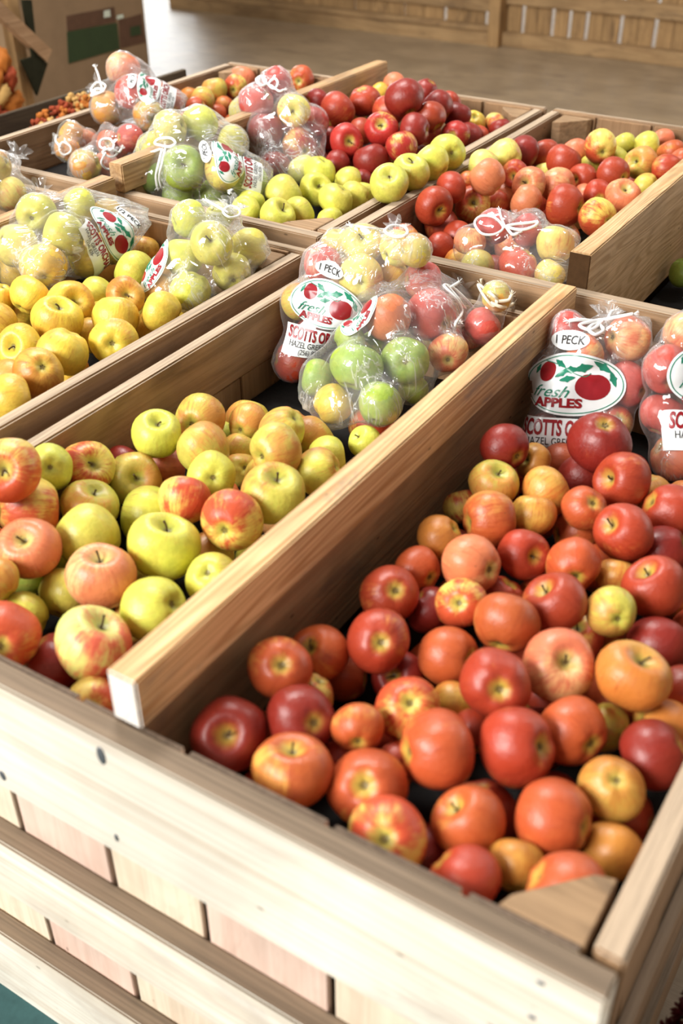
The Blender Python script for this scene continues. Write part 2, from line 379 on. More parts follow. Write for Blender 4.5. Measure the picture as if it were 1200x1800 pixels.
# ------------------------------------------------------------------ bins
W, T = 1.02, .026
def bin_(x0, y0, y1, ztop, label, pale_front=False, mat_z=-.157, inner_drop=.105, x1=None):
    x1 = x0 + W if x1 is None else x1
    b = empty('wooden_bin', (x0, y0, FZ)); tag(b, label, 'wooden bin', 'wooden apple bins')
    H = ztop - FZ; w = x1 - x0; d = y1 - y0
    def B(name, a, b_, c, d_, e, f, m, bev=.0025, jit=.0008): return box(name, a, b_, c, d_, e, f, m, b, bev, jit)
    fm = M_['front'] if pale_front else M_['across']; sm = M_['slatpale'] if pale_front else M_['slat']
    # front and back walls: boards outside, slats inside
    for side in (0, 1):
        fy0, fy1 = (0, .030) if side == 0 else (d - .021, d)
        sy0, sy1 = (.0305, .0385) if side == 0 else (d - .031, d - .0215)
        pinks = (1, 3, 6)
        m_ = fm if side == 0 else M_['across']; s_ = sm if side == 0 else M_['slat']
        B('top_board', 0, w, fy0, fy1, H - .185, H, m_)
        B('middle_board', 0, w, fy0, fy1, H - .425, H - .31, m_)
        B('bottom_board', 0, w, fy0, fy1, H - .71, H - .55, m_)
        cuts = [.03, .128, .276, .432, .572, .742, .88, w - .03]
        for n_, (a, c) in enumerate(zip(cuts, cuts[1:])):
            B('slat', a + .003, c - .006, sy0, sy1, .02, H - .004, M_['slatpink'] if pale_front and side == 0 and n_ in (2, 4) else s_, .001)
    for side in (0, 1):
        X0, X1 = (0, T) if side == 0 else (w - T, w)
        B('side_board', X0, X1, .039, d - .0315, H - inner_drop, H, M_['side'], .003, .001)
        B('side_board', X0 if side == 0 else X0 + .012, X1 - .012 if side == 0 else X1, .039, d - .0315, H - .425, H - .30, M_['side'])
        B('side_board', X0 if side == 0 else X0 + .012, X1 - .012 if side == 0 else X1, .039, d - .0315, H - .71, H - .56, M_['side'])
        n = 8; st = (d - .076) / n
        a, c = (.0145, .0235) if side == 0 else (w - .0235, w - .0145)
        for i in range(n):
            B('slat', a, c, .041 + i * st + .003, .041 + (i + 1) * st - .003, .02, H - inner_drop - .0005, M_['slat'], .001)
    # triangular corner blocks
    e = .0395; q = .078
    for cx, cy, sx, sy in ((e, e, 1, 1), (w - e + .006, e, -1, 1), (e, d - e, 1, -1), (w - e + .006, d - e, -1, -1)):
        pts = [(cx, cy), (cx + sx * q, cy), (cx + sx * q * .93, cy + sy * q * .2), (cx + sx * q * .25, cy + sy * q * .93), (cx, cy + sy * q)]
        if sx * sy < 0: pts.reverse()
        prism('corner_block', pts, H - .16, H - .004, M_['corner'], b)
    B('bin_floor', .032, w - .032, .040, d - .034, .02, .045, M_['slat'])
    for i in range(3):
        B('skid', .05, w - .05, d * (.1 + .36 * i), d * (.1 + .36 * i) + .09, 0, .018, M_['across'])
    return b
def center_board(b, x0, x1, y0, y1, z0, z1):
    o = box('center_board', x0 - b.location.x, x1 - b.location.x, y0 - b.location.y, y1 - b.location.y, z0 - b.location.z, z1 - b.location.z, M_['panel'], b, .002)
L_ = 1.161; GX = .0238; Y0 = 1.1818; Y1 = 2.3059
ZB, ZC, ZD = .0236, .0407, .0421
binA = bin_(0, 0, L_, 0, 'nearest wooden apple bin with pale whitewashed front boards', True)
binB = bin_(-GX - 1.053, 0, L_, ZB, 'wooden apple bin left of the nearest bin, holding golden yellow apples', x1=-GX)
binC = bin_(-GX - 1.053, Y0, Y1, ZC, 'wooden apple bin at the back left, holding dark red and green apples', x1=-GX)
bin_(0, Y0, Y1, ZD, 'wooden apple bin at the back right, holding mixed red and yellow apples')
XD, WB, HB = .4818, .0379, .0664
def liner(x0, x1, y0, y1, z, label):
    bm = bmesh.new(); bmesh.ops.create_grid(bm, x_segments=24, y_segments=24, size=.5)
    for v in bm.verts:
        v.co = Vector((x0 + (v.co.x + .5) * (x1 - x0), y0 + (v.co.y + .5) * (y1 - y0), z + .003 * noise.noise(v.co * 9)))
    r = bmesh.ops.extrude_face_region(bm, geom=bm.faces[:])
    for v in [g for g in r['geom'] if isinstance(g, bmesh.types.BMVert)]: v.co.z -= .006
    bmesh.ops.recalc_face_normals(bm, faces=bm.faces[:])
    o = from_bm('liner_mat', bm, M_['mat'], None, True)
    tag(o, label, 'mat')
xc0 = -GX - 1.053 + .029; xc1 = -GX - .029
liner(.029, XD + .004, .042, L_ - .036, -.158, 'black mat lining the left half of the nearest bin, bare by its left wall')
liner(XD + .034, W - .029, .042, L_ - .036, -.158, 'black mat under the red apples in the right half of the nearest bin')
liner(xc0, xc1, .042, L_ - .036, -.104, 'black mat lining the bin of golden yellow apples')
liner(xc0, xc1, Y0 + .042, Y1 - .036, -.064, 'black mat lining the back left bin')
liner(.029, .4765, Y0 + .042, Y1 - .036, -.114, 'black mat under the mixed apples of the back right bin')
liner(.52, W - .029, Y0 + .042, Y1 - .036, -.134, 'bare black mat right of the divider board in the back right bin')

def beam(name, x0, x1, y0, y1, z0, z1, m, label, panel=None, sag=0.0):
    bm = bmesh.new(); bmesh.ops.create_cube(bm, size=1)
    for v in bm.verts: v.co = Vector((x0 if v.co.x < 0 else x1, y0 if v.co.y < 0 else y1, z0 if v.co.z < 0 else z1))
    bmesh.ops.bevel(bm, geom=bm.edges[:], offset=.0025, segments=2, affect='EDGES')
    o = from_bm(name, bm, m); tag(o, label, 'divider board', 'divider boards across the bins')
    return o
beam('divider_board', XD, XD + WB, .029, L_ - .001, .0015, HB, M_['divider'], 'fresh pine divider board with pale cut end across the nearest bin')
center_board(binA, XD + .006, XD + .031, .040, L_ - .0345, -.150, .0012)
XC = -.5547
beam('divider_board', XC, XC + WB, .02, L_ - .001, ZB + .002, ZB + .060, M_['divider_old'], 'worn pine divider board across the bin of golden yellow apples')
center_board(binB, XC + .006, XC + .031, .040, L_ - .0345, -.096, ZB + .001)
beam('divider_board', XC, XC + WB, Y0 + .001, Y1 - .001, ZC + .002, ZC + .062, M_['divider_old'], 'pine divider board of the back left bin, its far end above the dark red apples')
center_board(binC, XC + .006, XC + .031, Y0 + .040, Y1 - .0345, -.056, ZC + .001)
o = beam('divider_board', .4771, .4771 + WB, Y0 + .040, Y1 - .0345, -.125, ZD + .059, M_['divider_mid'], 'wide weathered divider plank with dark end in the back right bin')
b2 = box('dark_end', .4772, .4771 + WB - .0002, Y0 + .0378, Y0 + .0398, -.12, ZD + .057, M_['bruise'], o, .0006)
b2['label'] = 'dark stained sawn end'
# small marks on the pale front board
for (px, py, rx, rz) in ((178, 1328, .006, .013), (205, 1472, .003, .006), (950, 1727, .004, .003), (935, 1787, .004, .003), (5, 1363, .005, .008)):
    p_ = at(px, py, 1, 0)
    bm = bmesh.new(); bmesh.ops.create_uvsphere(bm, u_segments=14, v_segments=8, radius=1)
    for v in bm.verts: v.co = Vector((p_.x + v.co.x * rx, -.0003 + v.co.y * .0012, p_.z + v.co.z * rz))
    o = from_bm('nail_head', bm, M_['nail'], None, True)
    par = [q_ for q_ in bpy.data.objects if q_.name.startswith('wooden_bin') and q_.location.y < .1 and q_.location.x > -.1][0]
    o.data.transform(Matrix.Translation(-par.location)); o.parent = par

# ------------------------------------------------------------------ behind the bins
cr = empty('produce_crate', (-1.70, 1.62, FZ)); tag(cr, 'dark low wooden crate beyond the left rail of the back left bin', 'crate')
DK = wood('dark_crate_board', (.10, .07, .04), (.05, .032, .02), 'y', (.03, .02, .015), .5, 4, .6)
box('side_board', .43, .45, 0, .68, 0.0, .60, DK, cr); box('side_board', 0, .02, 0, .68, 0.0, .60, DK, cr)
box('end_board', .021, .429, 0, .02, 0, .60, DK, cr); box('end_board', .021, .429, .66, .68, 0, .60, DK, cr)
box('corner_board', .431, .449, .44, .678, .6005, .71, DK, cr)
box('crate_floor', .021, .429, .021, .659, .40, .42, DK, cr)
def husk_bm(n, seed):
    rnd = random.Random(seed); bm = bmesh.new()
    for i in range(n):
        r = bmesh.ops.create_icosphere(bm, subdivisions=1, radius=1)
        s = rnd.uniform(.35, .6); c = Vector((rnd.uniform(-.7, .7), rnd.uniform(-.7, .7), rnd.uniform(-.5, .5)))
        for v in r['verts']: v.co = c + v.co * s * (1 + .25 * noise.noise(v.co * 3 + c * 9))
    return bm
hs_me = []
for i in range(5):
    bm = husk_bm(6, i); me = bpy.data.meshes.new('husk'); bm.to_mesh(me); bm.free()
    for p_ in me.polygons: p_.use_smooth = True
    me.materials.append(M_[('orange', 'rust', 'straw', 'orange', 'rust')[i]]); hs_me.append(me)
rnd = random.Random(5)
for i in range(48):
    yy_ = rnd.uniform(1.72, 1.98); xx = -1.275 - rnd.random() * .10
    hz_ = -.055 + .055 * (1 - abs(yy_ - 1.88) / .20)
    me = hs_me[i % 5]
    o = bpy.data.objects.new('dried_husk', me); col.objects.link(o)
    o.location = (xx, yy_, hz_ - .03 * rnd.random()); s = rnd.uniform(.016, .024); o.scale = (s, s, s * .9)
    o.rotation_euler = (rnd.random() * 6, rnd.random() * 6, rnd.random() * 6)
    tag(o, 'dried orange or rust coloured husk heaped in the dark crate beyond the back left bin', 'dried husk', 'dried husks in the dark crate')
bm = bmesh.new(); bmesh.ops.create_uvsphere(bm, u_segments=24, v_segments=12, radius=1)
for v in bm.verts: v.co = Vector((-1.39 + v.co.x * .11, 1.90 + v.co.y * .20, -.20 + v.co.z * .12)) + Vector((1, 1, 1)) * .008 * noise.noise(v.co * 7)
hb = from_bm('husk_bed', bm, M_['rust'], None, True)
tag(hb, 'bed of dried husks filling the dark crate behind the back left bin', 'dried husks', None, 'stuff')

# cardboard bin with green print
cb = empty('cardboard_bin', (-2.93, 3.1, FZ)); tag(cb, 'tall brown cardboard bin with a dark green printed panel at the upper left', 'cardboard bin')
box('wall', -.9, .0, 0.0, .92, 0.0, 1.05, M_['cardboard'], cb, .012)
def decal(name, pts, m, parent, off):
    vs = [Vector((off + .0, p_.y - parent.location.y, p_.z - parent.location.z)) for p_ in pts]
    n = len(vs); vs += [v + Vector((.002, 0, 0)) for v in vs]
    fs = [tuple(range(n, 2 * n)), tuple(reversed(range(n)))] + [(i, (i + 1) % n, n + (i + 1) % n, n + i) for i in range(n)]
    return from_py(name, vs, fs, m, parent)
X93 = -2.93
P = lambda *a: [at(x_, y_, 0, X93) for x_, y_ in a]
decal('printed_panel', P((120, 112), (210, 86), (205, 40), (117, 56)), M_['greenprint'], cb, .0005)
decal('printed_panel', P((211, 85), (255, 74), (248, 24), (208, 36)), M_['brownprint'], cb, .0005)
decal('printed_panel', P((118, 55), (203, 38), (200, 12), (116, 28)), M_['brownprint'], cb, .0005)
decal('print_mark', P((182, 31), (193, 29), (192, 17), (182, 19)), M_['whiteprint'], cb, .0030)
decal('print_mark', P((205, 34), (216, 31), (215, 25), (205, 27)), M_['whiteprint'], cb, .0030)
decal('printed_panel', P((229, 64), (247, 60), (245, 44), (228, 48)), M_['greenprint'], cb, .0030)
# pallet under the bin
pl = empty('wooden_pallet', (-2.9, 2.95, FZ))
tag(pl, 'low wooden pallet on the floor in front of the cardboard bin', 'pallet')
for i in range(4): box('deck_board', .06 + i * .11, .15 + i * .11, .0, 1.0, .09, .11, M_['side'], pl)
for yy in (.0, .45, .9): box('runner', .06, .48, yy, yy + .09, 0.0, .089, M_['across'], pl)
# display stand at the far left: posts and a diagonal brace
st = empty('display_stand', (-2.4, 2.4, FZ)); tag(st, 'wooden display stand with diagonal brace at the upper left corner', 'display stand')
def plank(name, a, b_, w_, th, m, parent):
    a = a - parent.location; b_ = b_ - parent.location
    d = (b_ - a).normalized(); n = Vector((1, 0, 0)); s = d.cross(n).normalized() * w_ / 2; n = n * th / 2
    vs = [a + s + n, a - s + n, a - s - n, a + s - n, b_ + s + n, b_ - s + n, b_ - s - n, b_ + s - n]
    fs = [(0, 1, 2, 3), (7, 6, 5, 4), (0, 4, 5, 1), (1, 5, 6, 2), (2, 6, 7, 3), (3, 7, 4, 0)]
    return from_py(name, vs, fs, m, parent)
def Pz(px, py): return at(px, py, 0, -2.4)
a = Pz(34, 120); plank('post', Vector((-2.4, a.y, FZ + .002)), Vector((-2.4, a.y, .5)), .055, .05, M_['barnz'], st)
plank('brace', Pz(-40, 0) + Vector((.06, 0, 0)), Pz(62, 94) + Vector((.06, 0, 0)), .05, .04, M_['side'], st)
a = Pz(-60, 120); plank('post', Vector((-2.4, a.y, FZ + .002)), Vector((-2.4, a.y, .5)), .085, .07, M_['barnz'], st)
plank('crossbar', Vector((-2.4, a.y - .1, -.62)), Vector((-2.4, Pz(60, 200).y + .1, -.62)), .09, .05, M_['barnz'], st)
# pennant hanging from the stand
cp = [at(x_, y_, 0, -2.33) for x_, y_ in ((40, 0), (56, 0), (66, 96), (84, 112), (66, 168), (38, 106), (58, 100))]
n = len(cp); vs = cp + [v - Vector((.012, 0, 0)) for v in cp]
fs = [tuple(range(n)), tuple(reversed(range(n, 2 * n)))] + [(i, n + i, n + (i + 1) % n, (i + 1) % n) for i in range(n)]
pn = from_py('pennant', vs, fs, M_['darkcloth']); tag(pn, 'dark arrow-shaped pennant hanging before the cardboard bin', 'pennant')
# ornamental corn bundles at the far left
for i, (px, py) in enumerate(((2, 112), (12, 142), (-4, 172), (20, 180), (6, 208), (28, 218), (-16, 145), (-14, 205), (12, 245), (-10, 240))):
    c = at(px, py, 0, -2.30)
    bm = bmesh.new(); bmesh.ops.create_icosphere(bm, subdivisions=3, radius=1)
    for v in bm.verts:
        q_ = v.co.copy(); v.co = Vector((q_.x * .035, q_.y * .035, q_.z * .06)) * (1 + .35 * noise.noise(q_ * 6 + Vector((i, 0, 0))))
    o = from_bm('dried_corn_ear', bm, M_[('orange', 'rust', 'straw')[i % 3]], None, True); o.location = c; o.rotation_euler = (.4 * i, .3, i)
    tag(o, 'dried orange ornamental corn ear in the cluster at the left edge', 'corn ear', 'dried corn ears at the left edge')

# dark red mums beside the nearest bin's right corner
mum = empty('potted_mum', (1.205, .30, FZ + .0)); tag(mum, 'dark red flowering plant in a pot right of the nearest bin', 'potted plant')
bm = bmesh.new(); bmesh.ops.create_cone(bm, cap_ends=True, segments=32, radius1=.07, radius2=.095, depth=.17)
for v in bm.verts: v.co.z += .085
from_bm('pot', bm, M_['pot'], mum, True)
rnd = random.Random(3)
fl_v, fl_f, lf_v, lf_f = [], [], [], []
def petals(vs, fs, c, nrm, r, n, lift):
    q_ = nrm.to_track_quat('Z', 'Y')
    for ring in range(2):
        for k in range(n):
            a = 2 * math.pi * (k + ring * .5) / n; rr = r * (1 - .4 * ring)
            def pt(rad_, ang, z_): return c + q_ @ Vector((math.cos(ang) * rad_, math.sin(ang) * rad_, z_))
            b0 = len(vs)
            vs += [pt(.1 * rr, a, 0), pt(.7 * rr, a - .25, lift * rr * (.4 + ring)), pt(rr, a, lift * rr * (.6 + ring)), pt(.7 * rr, a + .25, lift * rr * (.4 + ring)), pt(.6 * rr, a, -.12 * rr + lift * rr * .3)]
            fs += [(b0, b0 + 1, b0 + 2, b0 + 3), (b0, b0 + 3, b0 + 4), (b0 + 3, b0 + 2, b0 + 4), (b0 + 2, b0 + 1, b0 + 4), (b0 + 1, b0, b0 + 4)]
for i in range(420):
    d = Vector((rnd.gauss(0, 1), rnd.gauss(0, 1), abs(rnd.gauss(0, 1)) + .05)).normalized()
    c = Vector((0, 0, .20)) + Vector((d.x * .165, d.y * .165, d.z * .17)) * rnd.uniform(.8, 1.02)
    if rnd.random() < .75: petals(fl_v, fl_f, c, d, rnd.uniform(.016, .024), 7, .5)
    else: petals(lf_v, lf_f, c, d, rnd.uniform(.02, .03), 4, .2)
b0 = from_py('blossoms', fl_v, fl_f, M_['petal'], mum); b0['kind'] = 'stuff'
b1 = from_py('leaves', lf_v, lf_f, M_['leaf'], mum); b1['kind'] = 'stuff'
bm = bmesh.new(); bmesh.ops.create_uvsphere(bm, u_segments=24, v_segments=16, radius=1)
for v in bm.verts: v.co = Vector((v.co.x * .125, v.co.y * .125, .21 + v.co.z * .12))
from_bm('foliage', bm, M_['leaf'], mum, True)

# bin half or bag, where it was seen, position, radius, colouring, end showing, label
GROUPS = {'AR': 'red apples in the near bin', 'AL': 'yellow-green apples in the near bin', 'B': 'golden yellow apples', 'CL': 'peach coloured apples at the back', 'CR': 'red and green apples in the back left bin', 'D': 'mixed apples in the back right bin', 'b1': 'apples in the bag propped on the far left rail', 'b2': 'apples in the small bag by the far left wall', 'b3': 'apples in the crumpled bag left of the back divider', 'b4': 'apples in the large bag of green apples', 'b5': 'apples in the bag beside the dark red pile', 'b6': 'apples in the half peck bag at left', 'b7': 'apples in the bag on the golden bin rail', 'b8': 'apples in the tall bag in the back corner', 'b9': 'apples in the bag leaning on the pine divider', 'b10': 'apples in the small bag with cream string', 'b11': 'apples in the bag by the back right divider', 'b12': 'apples in the bag with the largest label', 'b13': 'apples in the bag at the right edge', 'b14': 'apples in the bag at the left edge'}
APPLES = [
 ('AR', 887, 786, 0.581, 0.756, -0.023, 0.0357, 'dr', 'c', 0.6, 0.45, 'deep red apple with calyx, second from left, eighth row up, near bin right half'),
 ('AR', 938, 812, 0.6136, 0.7944, -0.0585, 0.027, 'am', 's', -0.7, -0.2, 'amber apple with stem, third from left, eighth row up, near bin right half'),
 ('AR', 1054, 777, 0.6919, 0.8472, -0.0257, 0.046, 'dr', 'c', 0.2, -0.7, 'deep red apple with calyx, seventh from left, eighth row up, near bin right half'),
 ('AR', 867, 850, 0.5945, 0.6935, -0.0472, 0.0341, 'ag', 's', 0.3, -0.6, 'olive-gold apple with stem, leftmost, eighth row up, near bin right half'),
 ('AR', 958, 865, 0.6612, 0.7258, -0.0568, 0.0357, 'am', 'n', 0, 0, 'amber apple, fourth from left, eighth row up, near bin right half'),
 ('AR', 1095, 845, 0.7505, 0.791, -0.0432, 0.0397, 'rd', 's', -0.7, -0.1, 'red apple with stem, rightmost, eighth row up, near bin right half'),
 ('AR', 1020, 840, 0.6678, 0.8564, -0.1027, 0.037, 'dr', 'n', 0, 0, 'deep red apple, sixth from left, eighth row up, near bin right half'),
 ('AR', 813, 890, 0.5562, 0.6783, -0.0914, 0.0273, 'yr', 'n', 0, 0, 'yellow and red apple, second from left, seventh row up, near bin right half'),
 ('AR', 860, 913, 0.63, 0.6064, -0.0443, 0.0385, 'or', 'n', 0, 0, 'orange-red apple, third from left, seventh row up, near bin right half'),
 ('AR', 937, 905, 0.6712, 0.6606, -0.0539, 0.0314, 'am', 'n', 0, 0, 'amber apple, fifth from left, seventh row up, near bin right half'),
 ('AR', 1027, 893, 0.7295, 0.6985, -0.0436, 0.0305, 'or', 'c', 0.5, -0.3, 'orange-red apple with calyx, seventh from left, seventh row up, near bin right half'),
 ('AR', 1010, 935, 0.7146, 0.7179, -0.1018, 0.034, 'or', 'n', 0, 0, 'orange-red apple, sixth from left, seventh row up, near bin right half'),
 ('AR', 1097, 937, 0.7967, 0.6686, -0.0415, 0.0385, 'rd', 's', -0.6, -0.35, 'red apple with stem, eighth from left, seventh row up, near bin right half'),
 ('AR', 1175, 900, 0.825, 0.7794, -0.0635, 0.0413, 'rd', 'n', 0, 0, 'red apple, rightmost, seventh row up, near bin right half'),
 ('AR', 1140, 875, 0.7792, 0.8397, -0.0904, 0.0351, 'am', 'n', 0, 0, ''),
 ('AR', 772, 945, 0.5854, 0.5471, -0.055, 0.0297, 'am', 'n', 0, 0, 'amber apple, leftmost, seventh row up, near bin right half'),
 ('AR', 920, 975, 0.6955, 0.5752, -0.0581, 0.0337, 'rd', 's', 0.6, 0.1, 'red apple with stem, fourth from left, seventh row up, near bin right half'),
 ('AR', 1007, 993, 0.7619, 0.5808, -0.052, 0.0345, 'or', 'c', 0.1, 0.6, 'orange-red apple with calyx, eighth from left, sixth row up, near bin right half'),
 ('AR', 828, 992, 0.6551, 0.5005, -0.0415, 0.0385, 'pk', 'c', 0.85, 0.25, 'pinkish apple with calyx, fifth from left, sixth row up, near bin right half'),
 ('AR', 733, 1003, 0.5894, 0.4787, -0.0639, 0.0311, 'or', 'c', 0.75, 0.4, 'orange-red apple with calyx, second from left, sixth row up, near bin right half'),
 ('AR', 685, 1044, 0.5917, 0.4034, -0.05, 0.0361, 'rd', 'c', 0.25, -0.15, 'red apple with calyx, leftmost, sixth row up, near bin right half'),
 ('AR', 1165, 968, 0.8425, 0.7088, -0.0796, 0.0354, 'dr', 'n', 0, 0, 'deep red apple, ninth from left, seventh row up, near bin right half'),
 ('AR', 1082, 1015, 0.8092, 0.6177, -0.0782, 0.0275, 'am', 'n', 0, 0, 'amber apple, ninth from left, sixth row up, near bin right half'),
 ('AR', 1150, 1033, 0.8654, 0.5941, -0.055, 0.0386, 'rd', 's', -0.35, -0.75, 'red apple with stem, rightmost, sixth row up, near bin right half'),
 ('AR', 810, 1060, 0.676, 0.4315, -0.0478, 0.0307, 'yr', 'c', -0.1, 0.0, 'yellow and red apple with calyx, fourth from left, sixth row up, near bin right half'),
 ('AR', 755, 1072, 0.6294, 0.441, -0.0862, 0.0297, 'dr', 'n', 0, 0, 'deep red apple, third from left, sixth row up, near bin right half'),
 ('AR', 880, 1052, 0.6928, 0.518, -0.0938, 0.0296, 'rd', 'n', 0, 0, 'red apple, sixth from left, sixth row up, near bin right half'),
 ('AR', 975, 1060, 0.7751, 0.4874, -0.0438, 0.0388, 'rd', 's', -0.6, -0.75, 'red apple with stem, seventh from left, sixth row up, near bin right half'),
 ('AR', 890, 1095, 0.7424, 0.4188, -0.0406, 0.0385, 'or', 'n', 0, 0, 'orange-red apple, fifth from left, fifth row up, near bin right half'),
 ('AR', 1075, 1076, 0.8399, 0.5085, -0.045, 0.0302, 'ag', 'c', 0.3, 0.35, 'olive-gold apple with calyx, ninth from left, fifth row up, near bin right half'),
 ('AR', 1155, 1135, 0.896, 0.5314, -0.09, 0.0355, 'dr', 'n', 0, 0, 'deep red apple, rightmost, fifth row up, near bin right half'),
 ('AR', 665, 1127, 0.6285, 0.3128, -0.0422, 0.0365, 'rd', 'c', 0.1, 0.05, 'red apple with calyx, third from left, fifth row up, near bin right half'),
 ('AR', 790, 1155, 0.6981, 0.3615, -0.0713, 0.0357, 'or', 'c', 0.85, 0.1, 'orange-red apple with calyx, fourth from left, fifth row up, near bin right half'),
 ('AR', 1015, 1125, 0.805, 0.5052, -0.1036, 0.032, 'yr', 's', 0.0, -0.7, 'yellow and red apple with stem, seventh from left, fifth row up, near bin right half'),
 ('AR', 700, 1190, 0.6475, 0.3296, -0.1035, 0.0314, 'dr', 's', -0.3, -0.1, 'deep red apple with stem, third from left, fourth row up, near bin right half'),
 ('AR', 870, 1203, 0.7803, 0.3063, -0.0289, 0.0379, 'rd', 'c', 0.15, 0.2, 'red apple with calyx, sixth from left, fourth row up, near bin right half'),
 ('AR', 980, 1170, 0.8214, 0.3866, -0.045, 0.0414, 'pk', 's', 0.35, -0.15, 'pinkish apple with stem, sixth from left, fifth row up, near bin right half'),
 ('AR', 1112, 1190, 0.9034, 0.3972, -0.0297, 0.0401, 'am', 's', 0.4, -0.65, 'amber apple with stem, ninth from left, fourth row up, near bin right half'),
 ('AR', 1195, 1210, 0.9456, 0.4558, -0.0738, 0.0274, 'rd', 'n', 0, 0, 'red apple, rightmost, fourth row up, near bin right half'),
 ('AR', 715, 1245, 0.7042, 0.2465, -0.055, 0.035, 'yr', 'c', 0.1, -0.2, 'yellow and red apple with calyx, fourth from left, fourth row up, near bin right half'),
 ('AR', 792, 1238, 0.7263, 0.3119, -0.0929, 0.027, 'am', 'n', 0, 0, 'amber apple, fifth from left, fourth row up, near bin right half'),
 ('AR', 493, 1175, 0.5645, 0.2053, -0.0309, 0.035, 'or', 'c', 0.05, -0.1, 'orange-red apple with calyx, leftmost, fifth row up, near bin right half'),
 ('AR', 562, 1150, 0.5672, 0.281, -0.0665, 0.0343, 'or', 's', -0.5, -0.3, 'orange-red apple with stem, second from left, fifth row up, near bin right half'),
 ('AR', 605, 1187, 0.5812, 0.3133, -0.1206, 0.0321, 'or', 'n', 0, 0, 'orange-red apple, second from left, fourth row up, near bin right half'),
 ('AR', 402, 1293, 0.5621, 0.1108, -0.055, 0.0402, 'dr', 's', -0.1, 0.0, 'deep red apple with stem, leftmost, third row up, near bin right half'),
 ('AR', 530, 1265, 0.6198, 0.1646, -0.0471, 0.0374, 'dr', 'c', 0.45, 0.1, 'deep red apple with calyx, second from left, third row up, near bin right half'),
 ('AR', 628, 1280, 0.6795, 0.1832, -0.0435, 0.027, 'or', 'c', 0.0, 0.7, 'orange-red apple with calyx, third from left, third row up, near bin right half'),
 ('AR', 513, 1357, 0.6539, 0.0966, -0.0442, 0.04, 'or', 's', 0.0, -0.8, 'orange-red apple with stem, second from left, second row up, near bin right half'),
 ('AR', 645, 1383, 0.7213, 0.1331, -0.0611, 0.0396, 'or', 'c', -0.1, -0.05, 'orange-red apple with calyx, fourth from left, second row up, near bin right half'),
 ('AR', 680, 1472, 0.7753, 0.0803, -0.0487, 0.0382, 'yr', 'c', -0.1, 0.05, 'yellow and red apple with calyx, second from left, first row up, near bin right half'),
 ('AR', 545, 1222, 0.5884, 0.2281, -0.0807, 0.027, 'yr', 'n', 0, 0, 'yellow and red apple, leftmost, fourth row up, near bin right half'),
 ('AR', 600, 1342, 0.6667, 0.1704, -0.0934, 0.027, 'rd', 'n', 0, 0, 'red apple, third from left, second row up, near bin right half'),
 ('AR', 768, 1318, 0.7658, 0.1997, -0.0426, 0.0419, 'or', 'n', 0, 0, 'orange-red apple, fourth from left, third row up, near bin right half'),
 ('AR', 908, 1312, 0.834, 0.2475, -0.0427, 0.0397, 'rd', 'c', 0.75, 0.0, 'red apple with calyx, sixth from left, third row up, near bin right half'),
 ('AR', 1005, 1285, 0.8705, 0.3122, -0.0573, 0.0373, 'or', 'c', 0.7, 0.5, 'orange-red apple with calyx, seventh from left, third row up, near bin right half'),
 ('AR', 1066, 1280, 0.893, 0.368, -0.09, 0.027, 'ag', 'n', 0, 0, 'olive-gold apple, eighth from left, third row up, near bin right half'),
 ('AR', 1150, 1325, 0.9555, 0.3308, -0.061, 0.0366, 'dr', 'n', 0, 0, 'deep red apple, ninth from left, third row up, near bin right half'),
 ('AR', 1165, 1282, 0.9478, 0.3963, -0.0878, 0.0355, 'am', 'n', 0, 0, 'amber apple, rightmost, third row up, near bin right half'),
 ('AR', 1075, 1385, 0.9353, 0.2577, -0.055, 0.0323, 'am', 'c', 0.2, -0.3, 'amber apple with calyx, ninth from left, second row up, near bin right half'),
 ('AR', 825, 1447, 0.8309, 0.1465, -0.0602, 0.0354, 'or', 's', -0.7, -0.7, 'orange-red apple with stem, sixth from left, first row up, near bin right half'),
 ('AR', 972, 1437, 0.8995, 0.1922, -0.0556, 0.0381, 'or', 'n', 0, 0, 'orange-red apple, eighth from left, second row up, near bin right half'),
 ('AR', 836, 1284, 0.7713, 0.2852, -0.0877, 0.027, 'rd', 'n', 0, 0, 'red apple, fifth from left, third row up, near bin right half'),
 ('AR', 1073, 1497, 0.9565, 0.2112, -0.09, 0.0305, 'am', 'n', 0, 0, 'amber apple, rightmost, first row up, near bin right half'),
 ('AR', 905, 1520, 0.8885, 0.1302, -0.0675, 0.027, 'am', 'n', 0, 0, 'amber apple, seventh from left, first row up, near bin right half'),
 ('AR', 815, 1550, 0.859, 0.078, -0.0541, 0.0354, 'rd', 'n', 0, 0, 'red apple, fifth from left, first row up, near bin right half'),
 ('AR', 993, 1570, 0.9451, 0.1094, -0.045, 0.0382, 'or', 'n', 0, 0, 'orange-red apple, ninth from left, first row up, near bin right half'),
 ('AR', 755, 1500, 0.7987, 0.1277, -0.1089, 0.0277, 'dr', 'n', 0, 0, 'deep red apple, third from left, first row up, near bin right half'),
 ('AR', 698, 1345, 0.7198, 0.1994, -0.0924, 0.027, 'rd', 'n', 0, 0, 'red apple, fifth from left, second row up, near bin right half'),
 ('AL', 18, 828, 0.0797, 0.2781, 0.0293, 0.0416, 'yr', 's', -0.3, 0.0, 'yellow and red apple with stem, leftmost, fourth row up, near bin left half'),
 ('AL', 82, 822, 0.0593, 0.3627, -0.0182, 0.0322, 'gy', 'c', 0.0, 0.0, 'yellow-green apple with calyx, leftmost, fifth row up, near bin left half'),
 ('AL', 153, 822, 0.067, 0.4237, -0.0491, 0.0393, 'yr', 's', 0.35, -0.2, 'yellow and red apple with stem, second from left, fifth row up, near bin left half'),
 ('AL', 215, 815, 0.0559, 0.5076, -0.0917, 0.0282, 'dr', 'n', 0, 0, ''),
